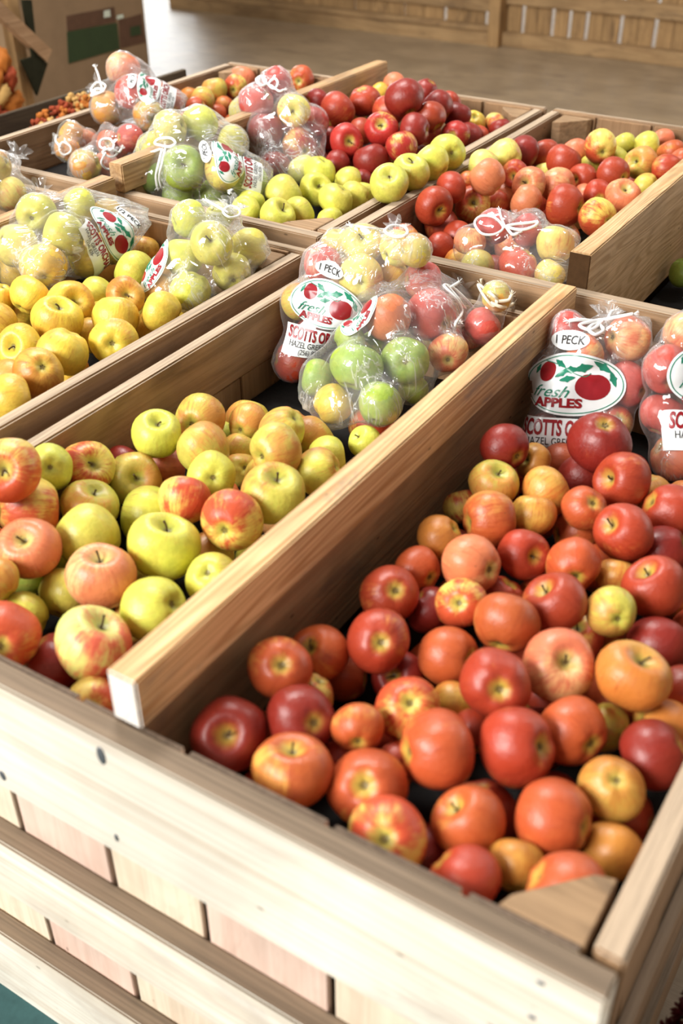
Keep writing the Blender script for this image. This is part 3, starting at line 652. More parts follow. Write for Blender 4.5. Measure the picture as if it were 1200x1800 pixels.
 ('AL', 275, 763, 0.1041, 0.5379, -0.0383, 0.0381, 'gy', 's', 0.1, -0.7, 'yellow-green apple with stem, leftmost, sixth row up, near bin left half'),
 ('AL', 235, 843, 0.1114, 0.4725, -0.083, 0.0401, 'ag', 's', 0.1, -0.1, 'olive-gold apple with stem, second from left, fourth row up, near bin left half'),
 ('AL', 287, 820, 0.0955, 0.5536, -0.1083, 0.0358, 'pk', 'n', 0, 0, 'pinkish apple, third from left, fifth row up, near bin left half'),
 ('AL', 52, 890, 0.0729, 0.3017, -0.0491, 0.045, 'yr', 'n', 0, 0, 'yellow and red apple, second from left, third row up, near bin left half'),
 ('AL', 157, 890, 0.1177, 0.3699, -0.0692, 0.0397, 'ag', 's', 0.3, -0.8, 'olive-gold apple with stem, fourth from left, third row up, near bin left half'),
 ('AL', 52, 965, 0.1498, 0.2283, -0.0419, 0.0401, 'pk', 's', -0.3, -0.4, 'pinkish apple with stem, leftmost, third row up, near bin left half'),
 ('AL', 155, 942, 0.1756, 0.3074, -0.06, 0.044, 'gy', 'n', 0, 0, 'yellow-green apple, third from left, third row up, near bin left half'),
 ('AL', 262, 908, 0.1794, 0.423, -0.0956, 0.0453, 'gy', 'n', 0, 0, 'yellow-green apple, fifth from left, third row up, near bin left half'),
 ('AL', 287, 960, 0.2871, 0.3329, -0.05, 0.046, 'gy', 's', 0.2, -0.85, 'yellow-green apple with stem, sixth from left, third row up, near bin left half'),
 ('AL', 178, 1013, 0.2614, 0.2414, -0.05, 0.0442, 'pk', 's', -0.1, -0.95, 'pinkish apple with stem, fourth from left, second row up, near bin left half'),
 ('AL', -8, 1022, 0.1603, 0.1585, -0.0441, 0.0301, 'ag', 'n', 0, 0, 'olive-gold apple, leftmost, second row up, near bin left half'),
 ('AL', 116, 1045, 0.1928, 0.2374, -0.1062, 0.0363, 'gy', 'n', 0, 0, 'yellow-green apple, third from left, second row up, near bin left half'),
 ('AL', 270, 1070, 0.3515, 0.2356, -0.06, 0.0402, 'gy', 'c', 0.7, -0.2, 'yellow-green apple with calyx, fifth from left, second row up, near bin left half'),
 ('AL', 163, 1133, 0.3384, 0.1419, -0.0538, 0.0457, 'gr2', 's', 0.35, -0.75, 'pale green apple with stem, sixth from left, first row up, near bin left half'),
 ('AL', 372, 1018, 0.3764, 0.3203, -0.06, 0.0336, 'gy', 'c', -0.2, -0.3, 'yellow-green apple with calyx, sixth from left, second row up, near bin left half'),
 ('AL', 5, 1118, 0.2467, 0.0894, -0.0437, 0.0409, 'yr', 'c', -0.1, 0.35, 'yellow and red apple with calyx, leftmost, first row up, near bin left half'),
 ('AL', 40, 1085, 0.1839, 0.1691, -0.101, 0.0344, 'gy', 'n', 0, 0, 'yellow-green apple, second from left, first row up, near bin left half'),
 ('AL', 50, 1000, 0.1127, 0.2484, -0.1033, 0.0358, 'gr', 'n', 0, 0, 'green apple, second from left, second row up, near bin left half'),
 ('AL', 92, 1168, 0.2745, 0.1287, -0.1066, 0.0398, 'dr', 'n', 0, 0, 'deep red apple, fourth from left, first row up, near bin left half'),
 ('AL', 163, 1240, 0.3817, 0.0887, -0.0863, 0.0319, 'yr', 'c', 0.0, 0.1, 'yellow and red apple with calyx, fifth from left, first row up, near bin left half'),
 ('AL', 350, 737, 0.1065, 0.6363, -0.06, 0.0399, 'ag', 'c', -0.4, 0.25, 'olive-gold apple with calyx, second from left, sixth row up, near bin left half'),
 ('AL', 358, 788, 0.1787, 0.5572, -0.05, 0.0404, 'ag', 'n', 0, 0, 'olive-gold apple, fourth from left, fifth row up, near bin left half'),
 ('AL', 392, 768, 0.1154, 0.6809, -0.1128, 0.0272, 'gy', 'n', 0, 0, ''),
 ('AL', 435, 745, 0.1595, 0.6932, -0.0795, 0.0314, 'ag', 'c', -0.5, 0.4, 'olive-gold apple with calyx, third from left, sixth row up, near bin left half'),
 ('AL', 496, 756, 0.2412, 0.6745, -0.0577, 0.0365, 'ag', 'n', 0, 0, 'olive-gold apple, fourth from left, sixth row up, near bin left half'),
 ('AL', 423, 792, 0.1812, 0.6423, -0.098, 0.0298, 'ag', 'n', 0, 0, 'olive-gold apple, fifth from left, fifth row up, near bin left half'),
 ('AL', 485, 792, 0.3022, 0.5727, -0.0221, 0.0381, 'ag', 'c', -0.7, 0.3, 'olive-gold apple with calyx, sixth from left, fifth row up, near bin left half'),
 ('AL', 372, 838, 0.2392, 0.499, -0.0483, 0.0354, 'gy', 'c', 0.05, 0.05, 'yellow-green apple with calyx, fourth from left, fourth row up, near bin left half'),
 ('AL', 424, 826, 0.2137, 0.5987, -0.0997, 0.027, 'ag', 'c', 0.3, -0.2, 'olive-gold apple with calyx, fifth from left, fourth row up, near bin left half'),
 ('AL', 323, 880, 0.2449, 0.428, -0.0474, 0.0374, 'yr', 'n', 0, 0, 'yellow and red apple, third from left, fourth row up, near bin left half'),
 ('AL', 480, 845, 0.2799, 0.5933, -0.0946, 0.0431, 'ag', 'n', 0, 0, ''),
 ('AL', 480, 868, 0.3498, 0.4967, -0.038, 0.0452, 'ag', 's', 0.2, -0.7, 'olive-gold apple with stem, sixth from left, fourth row up, near bin left half'),
 ('AL', 407, 915, 0.3405, 0.4129, -0.0368, 0.0405, 'yr', 'c', -0.3, 0.4, 'yellow and red apple with calyx, rightmost, third row up, near bin left half'),
 ('AL', 498, 905, 0.3351, 0.5388, -0.1046, 0.0366, 'pk', 'n', 0, 0, ''),
 ('AL', 560, 830, 0.3533, 0.6069, -0.0614, 0.0361, 'ag', 'n', 0, 0, 'olive-gold apple, seventh from left, fourth row up, near bin left half'),
 ('AL', 575, 804, 0.3128, 0.6922, -0.0941, 0.0321, 'gy', 'n', 0, 0, 'yellow-green apple, seventh from left, fifth row up, near bin left half'),
 ('AL', 548, 772, 0.2579, 0.7316, -0.0982, 0.0368, 'ag', 'n', 0, 0, 'olive-gold apple, fifth from left, sixth row up, near bin left half'),
 ('AL', 392, 882, 0.2348, 0.5249, -0.1091, 0.0324, 'yr', 'n', 0, 0, ''),
 ('AL', 368, 982, 0.3086, 0.3972, -0.1039, 0.037, 'ag', 'n', 0, 0, 'olive-gold apple, seventh from left, third row up, near bin left half'),
 ('AL', 642, 778, 0.3398, 0.763, -0.095, 0.027, 'gy', 's', -0.6, -0.5, 'yellow-green apple with stem, rightmost, fifth row up, near bin left half'),
 ('B', 52, 520, -0.3438, 0.7271, 0.0152, 0.0358, 'yl', 'n', 0, 0, 'golden apple, leftmost, fourth row up, golden apple bin'),
 ('B', 122, 536, -0.2723, 0.7515, 0.0055, 0.0417, 'yl', 's', 0.3, -0.2, 'golden apple with stem, second from left, third row up, golden apple bin'),
 ('B', 100, 563, -0.2317, 0.6806, 0.0128, 0.0422, 'yl', 's', 0.2, -0.8, 'golden apple with stem, leftmost, third row up, golden apple bin'),
 ('B', 35, 555, -0.3998, 0.7442, -0.0433, 0.0328, 'yl', 'n', 0, 0, ''),
 ('B', -6, 570, -0.3317, 0.6333, -0.0, 0.0356, 'yl', 'n', 0, 0, 'golden apple, leftmost, second row up, golden apple bin'),
 ('B', 35, 611, -0.236, 0.5946, -0.004, 0.0382, 'yl', 's', -0.5, -0.1, 'golden apple with stem, second from left, second row up, golden apple bin'),
 ('B', 110, 618, -0.1328, 0.5932, 0.0161, 0.0425, 'yl', 'n', 0, 0, 'golden apple, third from left, second row up, golden apple bin'),
 ('B', 68, 655, -0.1094, 0.5166, 0.0177, 0.0392, 'am', 'c', 0.2, -0.3, 'amber apple with calyx, second from left, first row up, golden apple bin'),
 ('B', 200, 600, -0.096, 0.6738, 0.01, 0.0388, 'yl', 'c', -0.1, 0.1, 'golden apple with calyx, fourth from left, second row up, golden apple bin'),
 ('B', 220, 520, -0.2076, 0.8279, 0.0088, 0.034, 'am', 's', 0.1, -0.1, 'amber apple with stem, third from left, fourth row up, golden apple bin'),
 ('B', 203, 560, -0.1641, 0.753, 0.0039, 0.0388, 'yl', 'n', 0, 0, 'golden apple, third from left, third row up, golden apple bin'),
 ('B', 232, 550, -0.2259, 0.859, -0.041, 0.0286, 'yl', 's', 0.2, -0.3, ''),
 ('B', 283, 548, -0.1095, 0.811, 0.0072, 0.0371, 'yl', 'n', 0, 0, 'golden apple, fourth from left, third row up, golden apple bin'),
 ('B', 270, 576, -0.1518, 0.8328, -0.0425, 0.0331, 'yl', 'n', 0, 0, 'golden apple, rightmost, second row up, golden apple bin'),
 ('B', 237, 478, -0.2819, 0.9383, -0.0, 0.0403, 'gy', 'n', 0, 0, 'yellow-green apple, fourth from left, fourth row up, golden apple bin'),
 ('B', 250, 442, -0.4026, 1.094, -0.035, 0.0367, 'am', 'n', 0, 0, 'amber apple, rightmost, fourth row up, golden apple bin'),
 ('B', 14, 703, -0.0963, 0.4378, 0.01, 0.0396, 'yl', 'n', 0, 0, 'golden apple, leftmost, first row up, golden apple bin'),
 ('B', 20, 668, -0.2039, 0.5379, -0.0309, 0.0337, 'am', 'n', 0, 0, ''),
 ('B', 118, 672, -0.1467, 0.6041, -0.0494, 0.027, 'yl', 'n', 0, 0, 'golden apple, fourth from left, first row up, golden apple bin'),
 ('B', 160, 590, -0.2169, 0.7399, -0.0367, 0.0304, 'yl', 'n', 0, 0, ''),
 ('B', 0, 525, -0.4021, 0.7082, 0.0039, 0.0279, 'yl', 'n', 0, 0, ''),
 ('B', 168, 520, -0.3021, 0.8472, -0.0194, 0.0363, 'gy', 'n', 0, 0, 'yellow-green apple, second from left, fourth row up, golden apple bin'),
 ('B', 178, 556, -0.2528, 0.8068, -0.0343, 0.0314, 'yl', 'n', 0, 0, ''),
 ('CL', 377, 157, -0.9324, 2.0344, 0.0313, 0.0351, 'ag', 'n', 0, 0, 'olive-gold apple, leftmost, first row up, back left bin left half'),
 ('CL', 413, 153, -0.9056, 2.0964, 0.0282, 0.0338, 'yr', 'c', -0.2, 0.3, 'yellow and red apple with calyx, rightmost, first row up, back left bin left half'),
 ('CL', 427, 138, -0.9868, 2.2419, 0.0132, 0.0362, 'pk', 'n', 0, 0, ''),
 ('CL', 355, 178, -0.8767, 1.906, 0.0329, 0.0354, 'ag', 'n', 0, 0, ''),
 ('CL', 345, 190, -0.8507, 1.8479, 0.0307, 0.0294, 'or', 'n', 0, 0, ''),
 ('CL', 394, 186, -0.8866, 2.0159, -0.0045, 0.027, 'or', 'n', 0, 0, ''),
 ('CL', 380, 200, -0.8641, 1.9491, -0.0087, 0.0271, 'or', 'n', 0, 0, ''),
 ('CL', 530, 139, -0.7708, 2.2413, 0.0371, 0.0367, 'yr', 'c', -0.3, 0.2, 'yellow and red apple with calyx, leftmost, second row up, back left bin left half'),
 ('CL', 333, 172, -1.0194, 2.0252, -0.0012, 0.0298, 'am', 'n', 0, 0, ''),
 ('CR', 641, 178, -0.3988, 1.9835, 0.0769, 0.0406, 'rd', 'n', 0, 0, 'red apple, leftmost, fifth row up, back left bin right half'),
 ('CR', 557, 178, -0.4863, 1.8902, 0.0864, 0.0306, 'dr', 'n', 0, 0, ''),
 ('CR', 592, 195, -0.4143, 1.8728, 0.0748, 0.046, 'rd', 'n', 0, 0, 'red apple, leftmost, fourth row up, back left bin right half'),
 ('CR', 711, 173, -0.236, 1.9009, 0.1222, 0.046, 'dr', 'n', 0, 0, 'deep red apple, second from left, fifth row up, back left bin right half'),
 ('CR', 749, 159, -0.2895, 2.1144, 0.09, 0.0321, 'dr', 'n', 0, 0, ''),
 ('CR', 683, 195, -0.298, 1.9328, 0.0769, 0.0387, 'rd', 'n', 0, 0, ''),
 ('CR', 670, 228, -0.2411, 1.7991, 0.07, 0.0398, 'rt', 's', 0.0, -0.4, 'red, yellow-topped apple with stem, second from left, fourth row up, back left bin right half'),
 ('CR', 728, 228, -0.1727, 1.8398, 0.07, 0.0398, 'dr', 'n', 0, 0, 'deep red apple, third from left, fourth row up, back left bin right half'),
 ('CR', 756, 205, -0.1839, 1.9421, 0.0756, 0.0381, 'rd', 'n', 0, 0, 'red apple, fourth from left, fourth row up, back left bin right half'),
 ('CR', 768, 188, -0.2047, 2.0158, 0.0808, 0.0411, 'dr', 'n', 0, 0, 'deep red apple, rightmost, fifth row up, back left bin right half'),
 ('CR', 790, 180, -0.2248, 2.1248, 0.0658, 0.0298, 'rd', 'n', 0, 0, ''),
 ('CR', 802, 203, -0.1806, 2.0803, 0.0482, 0.0367, 'dr', 'n', 0, 0, 'deep red apple, sixth from left, fourth row up, back left bin right half'),
 ('CR', 706, 258, -0.163, 1.7624, 0.05, 0.0364, 'rt', 'n', 0, 0, 'red, yellow-topped apple, fourth from left, third row up, back left bin right half'),
 ('CR', 608, 248, -0.3018, 1.7353, 0.0497, 0.0398, 'rt', 's', 0.3, 0.0, 'red, yellow-topped apple with stem, second from left, third row up, back left bin right half'),
 ('CR', 652, 283, -0.2192, 1.7152, 0.02, 0.0399, 'dr', 'n', 0, 0, 'deep red apple, third from left, third row up, back left bin right half'),
 ('CR', 635, 232, -0.3287, 1.851, 0.04, 0.0341, 'rd', 'n', 0, 0, ''),
 ('CR', 800, 237, -0.1287, 1.9741, 0.0321, 0.0342, 'rt', 'c', -0.3, 0.1, 'red, yellow-topped apple with calyx, fifth from left, fourth row up, back left bin right half'),
 ('CR', 833, 216, -0.1612, 2.1469, 0.0172, 0.0307, 'yl', 'c', 0.0, -0.6, ''),
 ('CR', 870, 220, -0.12, 2.1902, 0.0069, 0.0309, 'yr', 'n', 0, 0, ''),
 ('CR', 879, 227, -0.0834, 2.1438, 0.0127, 0.0296, 'dr', 'n', 0, 0, 'deep red apple, rightmost, fourth row up, back left bin right half'),
 ('CR', 842, 243, -0.1242, 2.1057, -0.0075, 0.0311, 'yr', 'n', 0, 0, ''),
 ('CR', 824, 243, -0.1224, 2.0405, 0.0086, 0.0378, 'dr', 'n', 0, 0, 'deep red apple, rightmost, third row up, back left bin right half'),
 ('CR', 592, 290, -0.2894, 1.6741, 0.0103, 0.0353, 'dr', 'n', 0, 0, 'deep red apple, leftmost, third row up, back left bin right half'),
 ('CR', 625, 200, -0.4441, 2.012, 0.0329, 0.0302, 'yr', 'n', 0, 0, ''),
 ('CR', 667, 165, -0.4583, 2.1608, 0.0509, 0.0281, 'yl', 'n', 0, 0, ''),
 ('CR', 633, 322, -0.2066, 1.6452, -0.0116, 0.0307, 'dr', 'n', 0, 0, ''),
 ('CR', 570, 200, -0.4839, 1.9334, 0.0435, 0.0342, 'dr', 'n', 0, 0, ''),
 ('CR', 693, 152, -0.4471, 2.2226, 0.0591, 0.0363, 'pk', 'n', 0, 0, ''),
 ('CR', 578, 245, -0.4021, 1.8148, 0.02, 0.0315, 'dr', 'n', 0, 0, ''),
 ('CR', 684, 324, -0.0189, 1.4533, 0.07, 0.0407, 'gy', 's', 0.0, -0.6, 'yellow-green apple with stem, sixth from left, second row up, back left bin right half'),
 ('CR', 722, 303, -0.0156, 1.5405, 0.0723, 0.0393, 'gy', 's', 0.1, -0.8, 'yellow-green apple with stem, rightmost, second row up, back left bin right half'),
 ('CR', 758, 288, -0.0072, 1.6182, 0.0717, 0.0401, 'gy', 'n', 0, 0, 'yellow-green apple, fifth from left, third row up, back left bin right half'),
 ('CR', 786, 268, -0.0111, 1.701, 0.075, 0.0398, 'gy', 'c', 0.3, 0.0, 'yellow-green apple with calyx, sixth from left, third row up, back left bin right half'),
 ('CR', 498, 343, -0.2705, 1.4229, 0.0125, 0.0416, 'gy', 'n', 0, 0, 'yellow-green apple, leftmost, second row up, back left bin right half'),
 ('CR', 562, 303, -0.2807, 1.5865, 0.0175, 0.0377, 'gy', 'n', 0, 0, 'yellow-green apple, third from left, second row up, back left bin right half'),
 ('CR', 555, 333, -0.2345, 1.4987, 0.01, 0.0365, 'gy', 's', 0.3, -0.3, 'yellow-green apple with stem, second from left, second row up, back left bin right half'),
 ('CR', 590, 352, -0.1444, 1.44, 0.0181, 0.0371, 'gy', 'n', 0, 0, 'yellow-green apple, sixth from left, first row up, back left bin right half'),
 ('CR', 525, 374, -0.19, 1.3639, 0.0048, 0.0348, 'gy', 'n', 0, 0, 'yellow-green apple, third from left, first row up, back left bin right half'),
 ('CR', 487, 382, -0.1967, 1.2927, 0.0152, 0.0388, 'gy', 's', 0.5, -0.6, 'yellow-green apple with stem, second from left, first row up, back left bin right half'),
 ('CR', 442, 357, -0.3081, 1.3541, 0.0081, 0.0286, 'gy', 'n', 0, 0, ''),
 ('CR', 432, 370, -0.2836, 1.3002, 0.012, 0.0317, 'gy', 's', -0.3, -0.4, 'yellow-green apple with stem, leftmost, first row up, back left bin right half'),
 ('CR', 612, 320, -0.203, 1.5862, 0.0079, 0.0327, 'gy', 'n', 0, 0, 'yellow-green apple, fourth from left, second row up, back left bin right half'),
 ('CR', 622, 347, -0.1393, 1.5079, 0.0057, 0.0341, 'gy', 'n', 0, 0, 'yellow-green apple, fifth from left, second row up, back left bin right half'),
 ('CR', 580, 385, -0.1239, 1.3849, -0.0033, 0.027, 'gy', 'n', 0, 0, 'yellow-green apple, fifth from left, first row up, back left bin right half'),
 ('CR', 640, 342, -0.1483, 1.567, -0.0064, 0.0284, 'gy', 'n', 0, 0, ''),
 ('D', 886, 277, 0.0683, 1.838, 0.0408, 0.0404, 'gt', 'c', 0.6, 0.3, 'pale yellow apple with calyx, leftmost, fourth row up, back right bin'),
 ('D', 918, 268, 0.0804, 1.9145, 0.0351, 0.0392, 'dr', 'n', 0, 0, 'deep red apple, leftmost, fifth row up, back right bin'),
 ('D', 956, 272, 0.1089, 1.9813, 0.0172, 0.0371, 'rd', 'n', 0, 0, 'red apple, third from left, fourth row up, back right bin'),
 ('D', 990, 285, 0.1842, 1.9158, 0.0287, 0.0386, 'rd', 'n', 0, 0, 'red apple, fourth from left, fourth row up, back right bin'),
 ('D', 1012, 268, 0.1592, 2.0609, 0.01, 0.0335, 'pk', 'n', 0, 0, ''),
 ('D', 1055, 258, 0.2373, 2.0076, 0.0487, 0.0377, 'yr', 'c', 0.2, 0.4, 'yellow and red apple with calyx, second from left, fifth row up, back right bin'),
 ('D', 1097, 254, 0.248, 2.1515, 0.02, 0.027, 'gy', 'n', 0, 0, ''),
 ('D', 1137, 256, 0.3094, 2.1364, 0.03, 0.0345, 'gy', 'n', 0, 0, 'yellow-green apple, rightmost, fifth row up, back right bin'),
 ('D', 1165, 247, 0.3184, 2.2333, 0.02, 0.0284, 'pk', 'n', 0, 0, ''),
 ('D', 1127, 286, 0.3383, 2.0148, 0.0249, 0.038, 'ag', 's', -0.6, -0.1, 'olive-gold apple with stem, fifth from left, fourth row up, back right bin'),
 ('D', 1080, 282, 0.261, 2.0578, 0.0073, 0.0329, 'gy', 's', -0.6, 0.0, ''),
 ('D', 1078, 306, 0.3112, 1.9067, 0.0229, 0.0377, 'rd', 'c', 0.8, 0.3, 'red apple with calyx, rightmost, third row up, back right bin'),
 ('D', 1024, 313, 0.245, 1.8923, 0.0069, 0.0335, 'rd', 's', -0.7, 0.1, 'red apple with stem, fifth from left, third row up, back right bin'),
 ('D', 1180, 270, 0.3799, 2.1065, 0.0291, 0.0339, 'or', 'n', 0, 0, ''),
 ('D', 1172, 298, 0.4065, 1.9947, 0.0251, 0.0347, 'rd', 'n', 0, 0, 'red apple, rightmost, fourth row up, back right bin'),
 ('D', 1198, 282, 0.419, 2.0601, 0.0309, 0.0279, 'or', 'n', 0, 0, ''),
 ('D', 1135, 328, 0.3832, 1.9289, -0.0, 0.0299, 'ag', 'n', 0, 0, ''),
 ('D', 1094, 345, 0.3757, 1.7923, 0.0155, 0.0374, 'pk', 's', 0.2, -0.6, 'pinkish apple with stem, rightmost, second row up, back right bin'),
 ('D', 1050, 342, 0.3121, 1.8119, 0.0028, 0.0318, 'rd', 'c', 0.2, 0.3, 'red apple with calyx, fifth from left, second row up, back right bin'),
 ('D', 1050, 382, 0.3632, 1.6804, -0.0, 0.0406, 'yr', 'c', 0.8, 0.3, 'yellow and red apple with calyx, fifth from left, first row up, back right bin'),
 ('D', 993, 362, 0.2765, 1.712, -0.0, 0.0448, 'rd', 'n', 0, 0, 'red apple, fourth from left, first row up, back right bin'),
 ('D', 980, 325, 0.2156, 1.8138, 0.008, 0.0388, 'pk', 'n', 0, 0, 'pinkish apple, fourth from left, third row up, back right bin'),
 ('D', 930, 325, 0.1719, 1.7528, 0.0176, 0.0383, 'pk', 's', -0.4, -0.2, 'pinkish apple with stem, third from left, third row up, back right bin'),
 ('D', 856, 312, 0.1208, 1.637, 0.0581, 0.0389, 'pk', 'n', 0, 0, 'pinkish apple, second from left, third row up, back right bin'),
 ('D', 846, 292, 0.0633, 1.7371, 0.0463, 0.0361, 'gt', 'n', 0, 0, ''),
 ('D', 905, 306, 0.1182, 1.793, 0.0227, 0.0313, 'rd', 's', -0.2, 0.2, 'red apple with stem, second from left, fourth row up, back right bin'),
 ('D', 925, 354, 0.1957, 1.687, 0.003, 0.0351, 'pk', 'n', 0, 0, 'pinkish apple, fourth from left, second row up, back right bin'),
 ('D', 790, 330, 0.0626, 1.5805, 0.0403, 0.0351, 'rd', 'n', 0, 0, 'red apple, leftmost, third row up, back right bin'),
 ('D', 830, 358, 0.0877, 1.6395, -0.0088, 0.0392, 'yr', 's', 0.1, -0.2, 'yellow and red apple with stem, second from left, second row up, back right bin'),
 ('D', 760, 361, 0.0679, 1.4907, 0.0291, 0.0403, 'rd', 's', 0.5, 0.4, 'red apple with stem, leftmost, second row up, back right bin'),
 ('D', 773, 396, 0.0646, 1.5382, -0.0298, 0.0371, 'rd', 's', 0.1, -0.7, 'red apple with stem, second from left, first row up, back right bin'),
 ('D', 773, 437, 0.1119, 1.4429, -0.0413, 0.0347, 'rd', 'n', 0, 0, 'red apple, leftmost, first row up, back right bin'),
 ('D', 804, 415, 0.122, 1.5054, -0.032, 0.0315, 'rd', 'n', 0, 0, ''),
 ('D', 868, 357, 0.1107, 1.7047, -0.0207, 0.0321, 'rd', 'n', 0, 0, 'red apple, third from left, second row up, back right bin'),
 ('D', 820, 322, 0.0542, 1.6826, 0.0211, 0.027, 'or', 'n', 0, 0, ''),
 ('D', 888, 346, 0.0949, 1.8014, -0.0373, 0.0359, 'or', 'n', 0, 0, ''),
 ('D', 957, 305, 0.1349, 1.9302, -0.0109, 0.0285, 'gt', 'n', 0, 0, ''),
 ('D', 1025, 345, 0.2682, 1.844, -0.0185, 0.0286, 'pk', 'n', 0, 0, ''),
 ('D', 801, 463, 0.1659, 1.4133, -0.0526, 0.0294, 'am', 'n', 0, 0, 'amber apple, third from left, first row up, back right bin'),
 ('D', 1040, 292, 0.2138, 2.0291, -0.0068, 0.0275, 'gy', 'n', 0, 0, ''),
 ('D', 1203, 478, 0.5591, 1.7057, -0.09, 0.0337, 'gr', 'n', 0, 0, 'green apple, rightmost, first row up, back right bin'),
 ('b1', 216, 122, -0.9821, 1.7194, 0.14, 0.0434, 'pk', 'n', 0, 0, 'pinkish apple topmost in the bag propped on the far left rail'),
 ('b1', 233, 163, -0.8611, 1.6151, 0.118, 0.0416, 'pkd', 'c', 0.4, 0.6, 'pink-red apple second from the top in the bag propped on the far left rail'),
 ('b1', 188, 190, -0.9264, 1.5847, 0.0783, 0.0421, 'ag', 'n', 0, 0, 'olive-gold apple fifth from the top in the bag propped on the far left rail'),
 ('b1', 262, 203, -0.7987, 1.5986, 0.0737, 0.0386, 'ag', 'c', 0.3, 0.3, 'olive-gold apple lowest in the bag propped on the far left rail'),
 ('b1', 276, 168, -0.8538, 1.6977, 0.0944, 0.0368, 'pk', 'n', 0, 0, 'pinkish apple third from the top in the bag propped on the far left rail'),
 ('b1', 300, 178, -0.8638, 1.7607, 0.0655, 0.0346, 'pk', 'n', 0, 0, 'pinkish apple fourth from the top in the bag propped on the far left rail'),
 ('b2', 125, 236, -0.9002, 1.4229, 0.0554, 0.0307, 'ag', 'n', 0, 0, 'olive-gold apple topmost in the small bag by the far left wall'),
 ('b2', 118, 262, -0.8724, 1.3759, 0.0352, 0.0289, 'ag', 'n', 0, 0, 'olive-gold apple lowest in the small bag by the far left wall'),
 ('b2', 154, 246, -0.8979, 1.4734, 0.0296, 0.027, 'pk', 'n', 0, 0, 'pinkish apple second from the top in the small bag by the far left wall'),
 ('b3', 228, 243, -0.7387, 1.4551, 0.0611, 0.0328, 'pkd', 'n', 0, 0, 'pink-red apple topmost in the crumpled bag left of the back divider'),
 ('b3', 190, 252, -0.7946, 1.4375, 0.0456, 0.0289, 'or', 'c', 0.0, 0.0, 'orange-red apple second from the top in the crumpled bag left of the back divider'),
 ('b3', 150, 292, -0.776, 1.3331, 0.0206, 0.0389, 'ag', 'n', 0, 0, 'olive-gold apple lowest in the crumpled bag left of the back divider'),
 ('b3', 186, 290, -0.7746, 1.4, 0.0055, 0.0315, 'pk', 'n', 0, 0, 'pinkish apple third from the top in the crumpled bag left of the back divider'),
 ('b3', 205, 262, -0.8133, 1.4837, 0.0172, 0.0296, 'pk', 'n', 0, 0, ''),
 ('b4', 322, 297, -0.4361, 1.2865, 0.0804, 0.046, 'gr', 's', 0.1, -0.3, 'green apple fifth from the top in the large bag of green apples'),
 ('b4', 256, 308, -0.5437, 1.2837, 0.05, 0.0404, 'gr', 'n', 0, 0, 'green apple seventh from the top in the large bag of green apples'),
 ('b4', 350, 217, -0.5256, 1.4611, 0.1236, 0.0403, 'gy', 'n', 0, 0, 'yellow-green apple topmost in the large bag of green apples'),
 ('b4', 300, 226, -0.5479, 1.3864, 0.1264, 0.0396, 'gt', 'n', 0, 0, 'pale yellow apple second from the top in the large bag of green apples'),
 ('b4', 318, 343, -0.4726, 1.3134, 0.0089, 0.0406, 'gr', 'n', 0, 0, 'green apple lowest in the large bag of green apples'),
 ('b4', 392, 300, -0.3648, 1.3338, 0.0754, 0.0406, 'gt', 'n', 0, 0, 'pale yellow apple sixth from the top in the large bag of green apples'),
 ('b4', 376, 342, -0.4017, 1.342, 0.0142, 0.0328, 'gr', 'n', 0, 0, 'green apple ninth from the top in the large bag of green apples'),
 ('b4', 440, 322, -0.3542, 1.4147, 0.0275, 0.0394, 'gr', 'n', 0, 0, 'green apple eighth from the top in the large bag of green apples'),
 ('b4', 270, 262, -0.6108, 1.3932, 0.07, 0.0393, 'gy', 'n', 0, 0, 'yellow-green apple fourth from the top in the large bag of green apples'),
 ('b4', 408, 250, -0.4661, 1.502, 0.08, 0.0381, 'gy', 'n', 0, 0, 'yellow-green apple third from the top in the large bag of green apples'),
 ('b5', 485, 148, -0.5438, 1.7939, 0.14, 0.0412, 'pkd', 'n', 0, 0, 'pink-red apple topmost in the bag beside the dark red pile'),
 ('b5', 450, 180, -0.5447, 1.7082, 0.1145, 0.0433, 'pkd', 'n', 0, 0, 'pink-red apple second from the top in the bag beside the dark red pile'),
 ('b5', 516, 195, -0.4204, 1.6891, 0.1147, 0.0381, 'gt', 's', -0.1, 0.0, 'pale yellow apple third from the top in the bag beside the dark red pile'),
 ('b5', 467, 232, -0.4697, 1.6401, 0.07, 0.0431, 'dr', 'n', 0, 0, 'deep red apple sixth from the top in the bag beside the dark red pile'),
 ('b5', 428, 198, -0.6071, 1.7371, 0.0754, 0.0373, 'ag', 'n', 0, 0, 'olive-gold apple fourth from the top in the bag beside the dark red pile'),
 ('b5', 549, 215, -0.4092, 1.7525, 0.0751, 0.039, 'pkd', 'n', 0, 0, 'pink-red apple fifth from the top in the bag beside the dark red pile'),
 ('b5', 525, 257, -0.395, 1.6696, 0.04, 0.0411, 'rt', 'c', 0.5, 0.4, 'red, yellow-topped apple seventh from the top in the bag beside the dark red pile'),
 ('b5', 482, 293, -0.4153, 1.5931, 0.0078, 0.0367, 'dr', 'n', 0, 0, 'deep red apple eighth from the top in the bag beside the dark red pile'),
 ('b5', 532, 298, -0.35, 1.6183, 0.0047, 0.0352, 'gt', 'n', 0, 0, 'pale yellow apple lowest in the bag beside the dark red pile'),
 ('b5', 500, 215, -0.5225, 1.7948, 0.05, 0.0361, 'pkd', 'n', 0, 0, ''),
 ('b6', 62, 375, -0.4801, 0.8961, 0.0911, 0.0372, 'gy', 'c', -0.3, 0.3, 'yellow-green apple second from the top in the half peck bag at left'),
 ('b6', 140, 362, -0.4481, 0.9807, 0.0868, 0.0347, 'gy', 'n', 0, 0, 'yellow-green apple topmost in the half peck bag at left'),
 ('b6', 112, 412, -0.3838, 0.8682, 0.0774, 0.0394, 'gy', 'n', 0, 0, 'yellow-green apple fourth from the top in the half peck bag at left'),
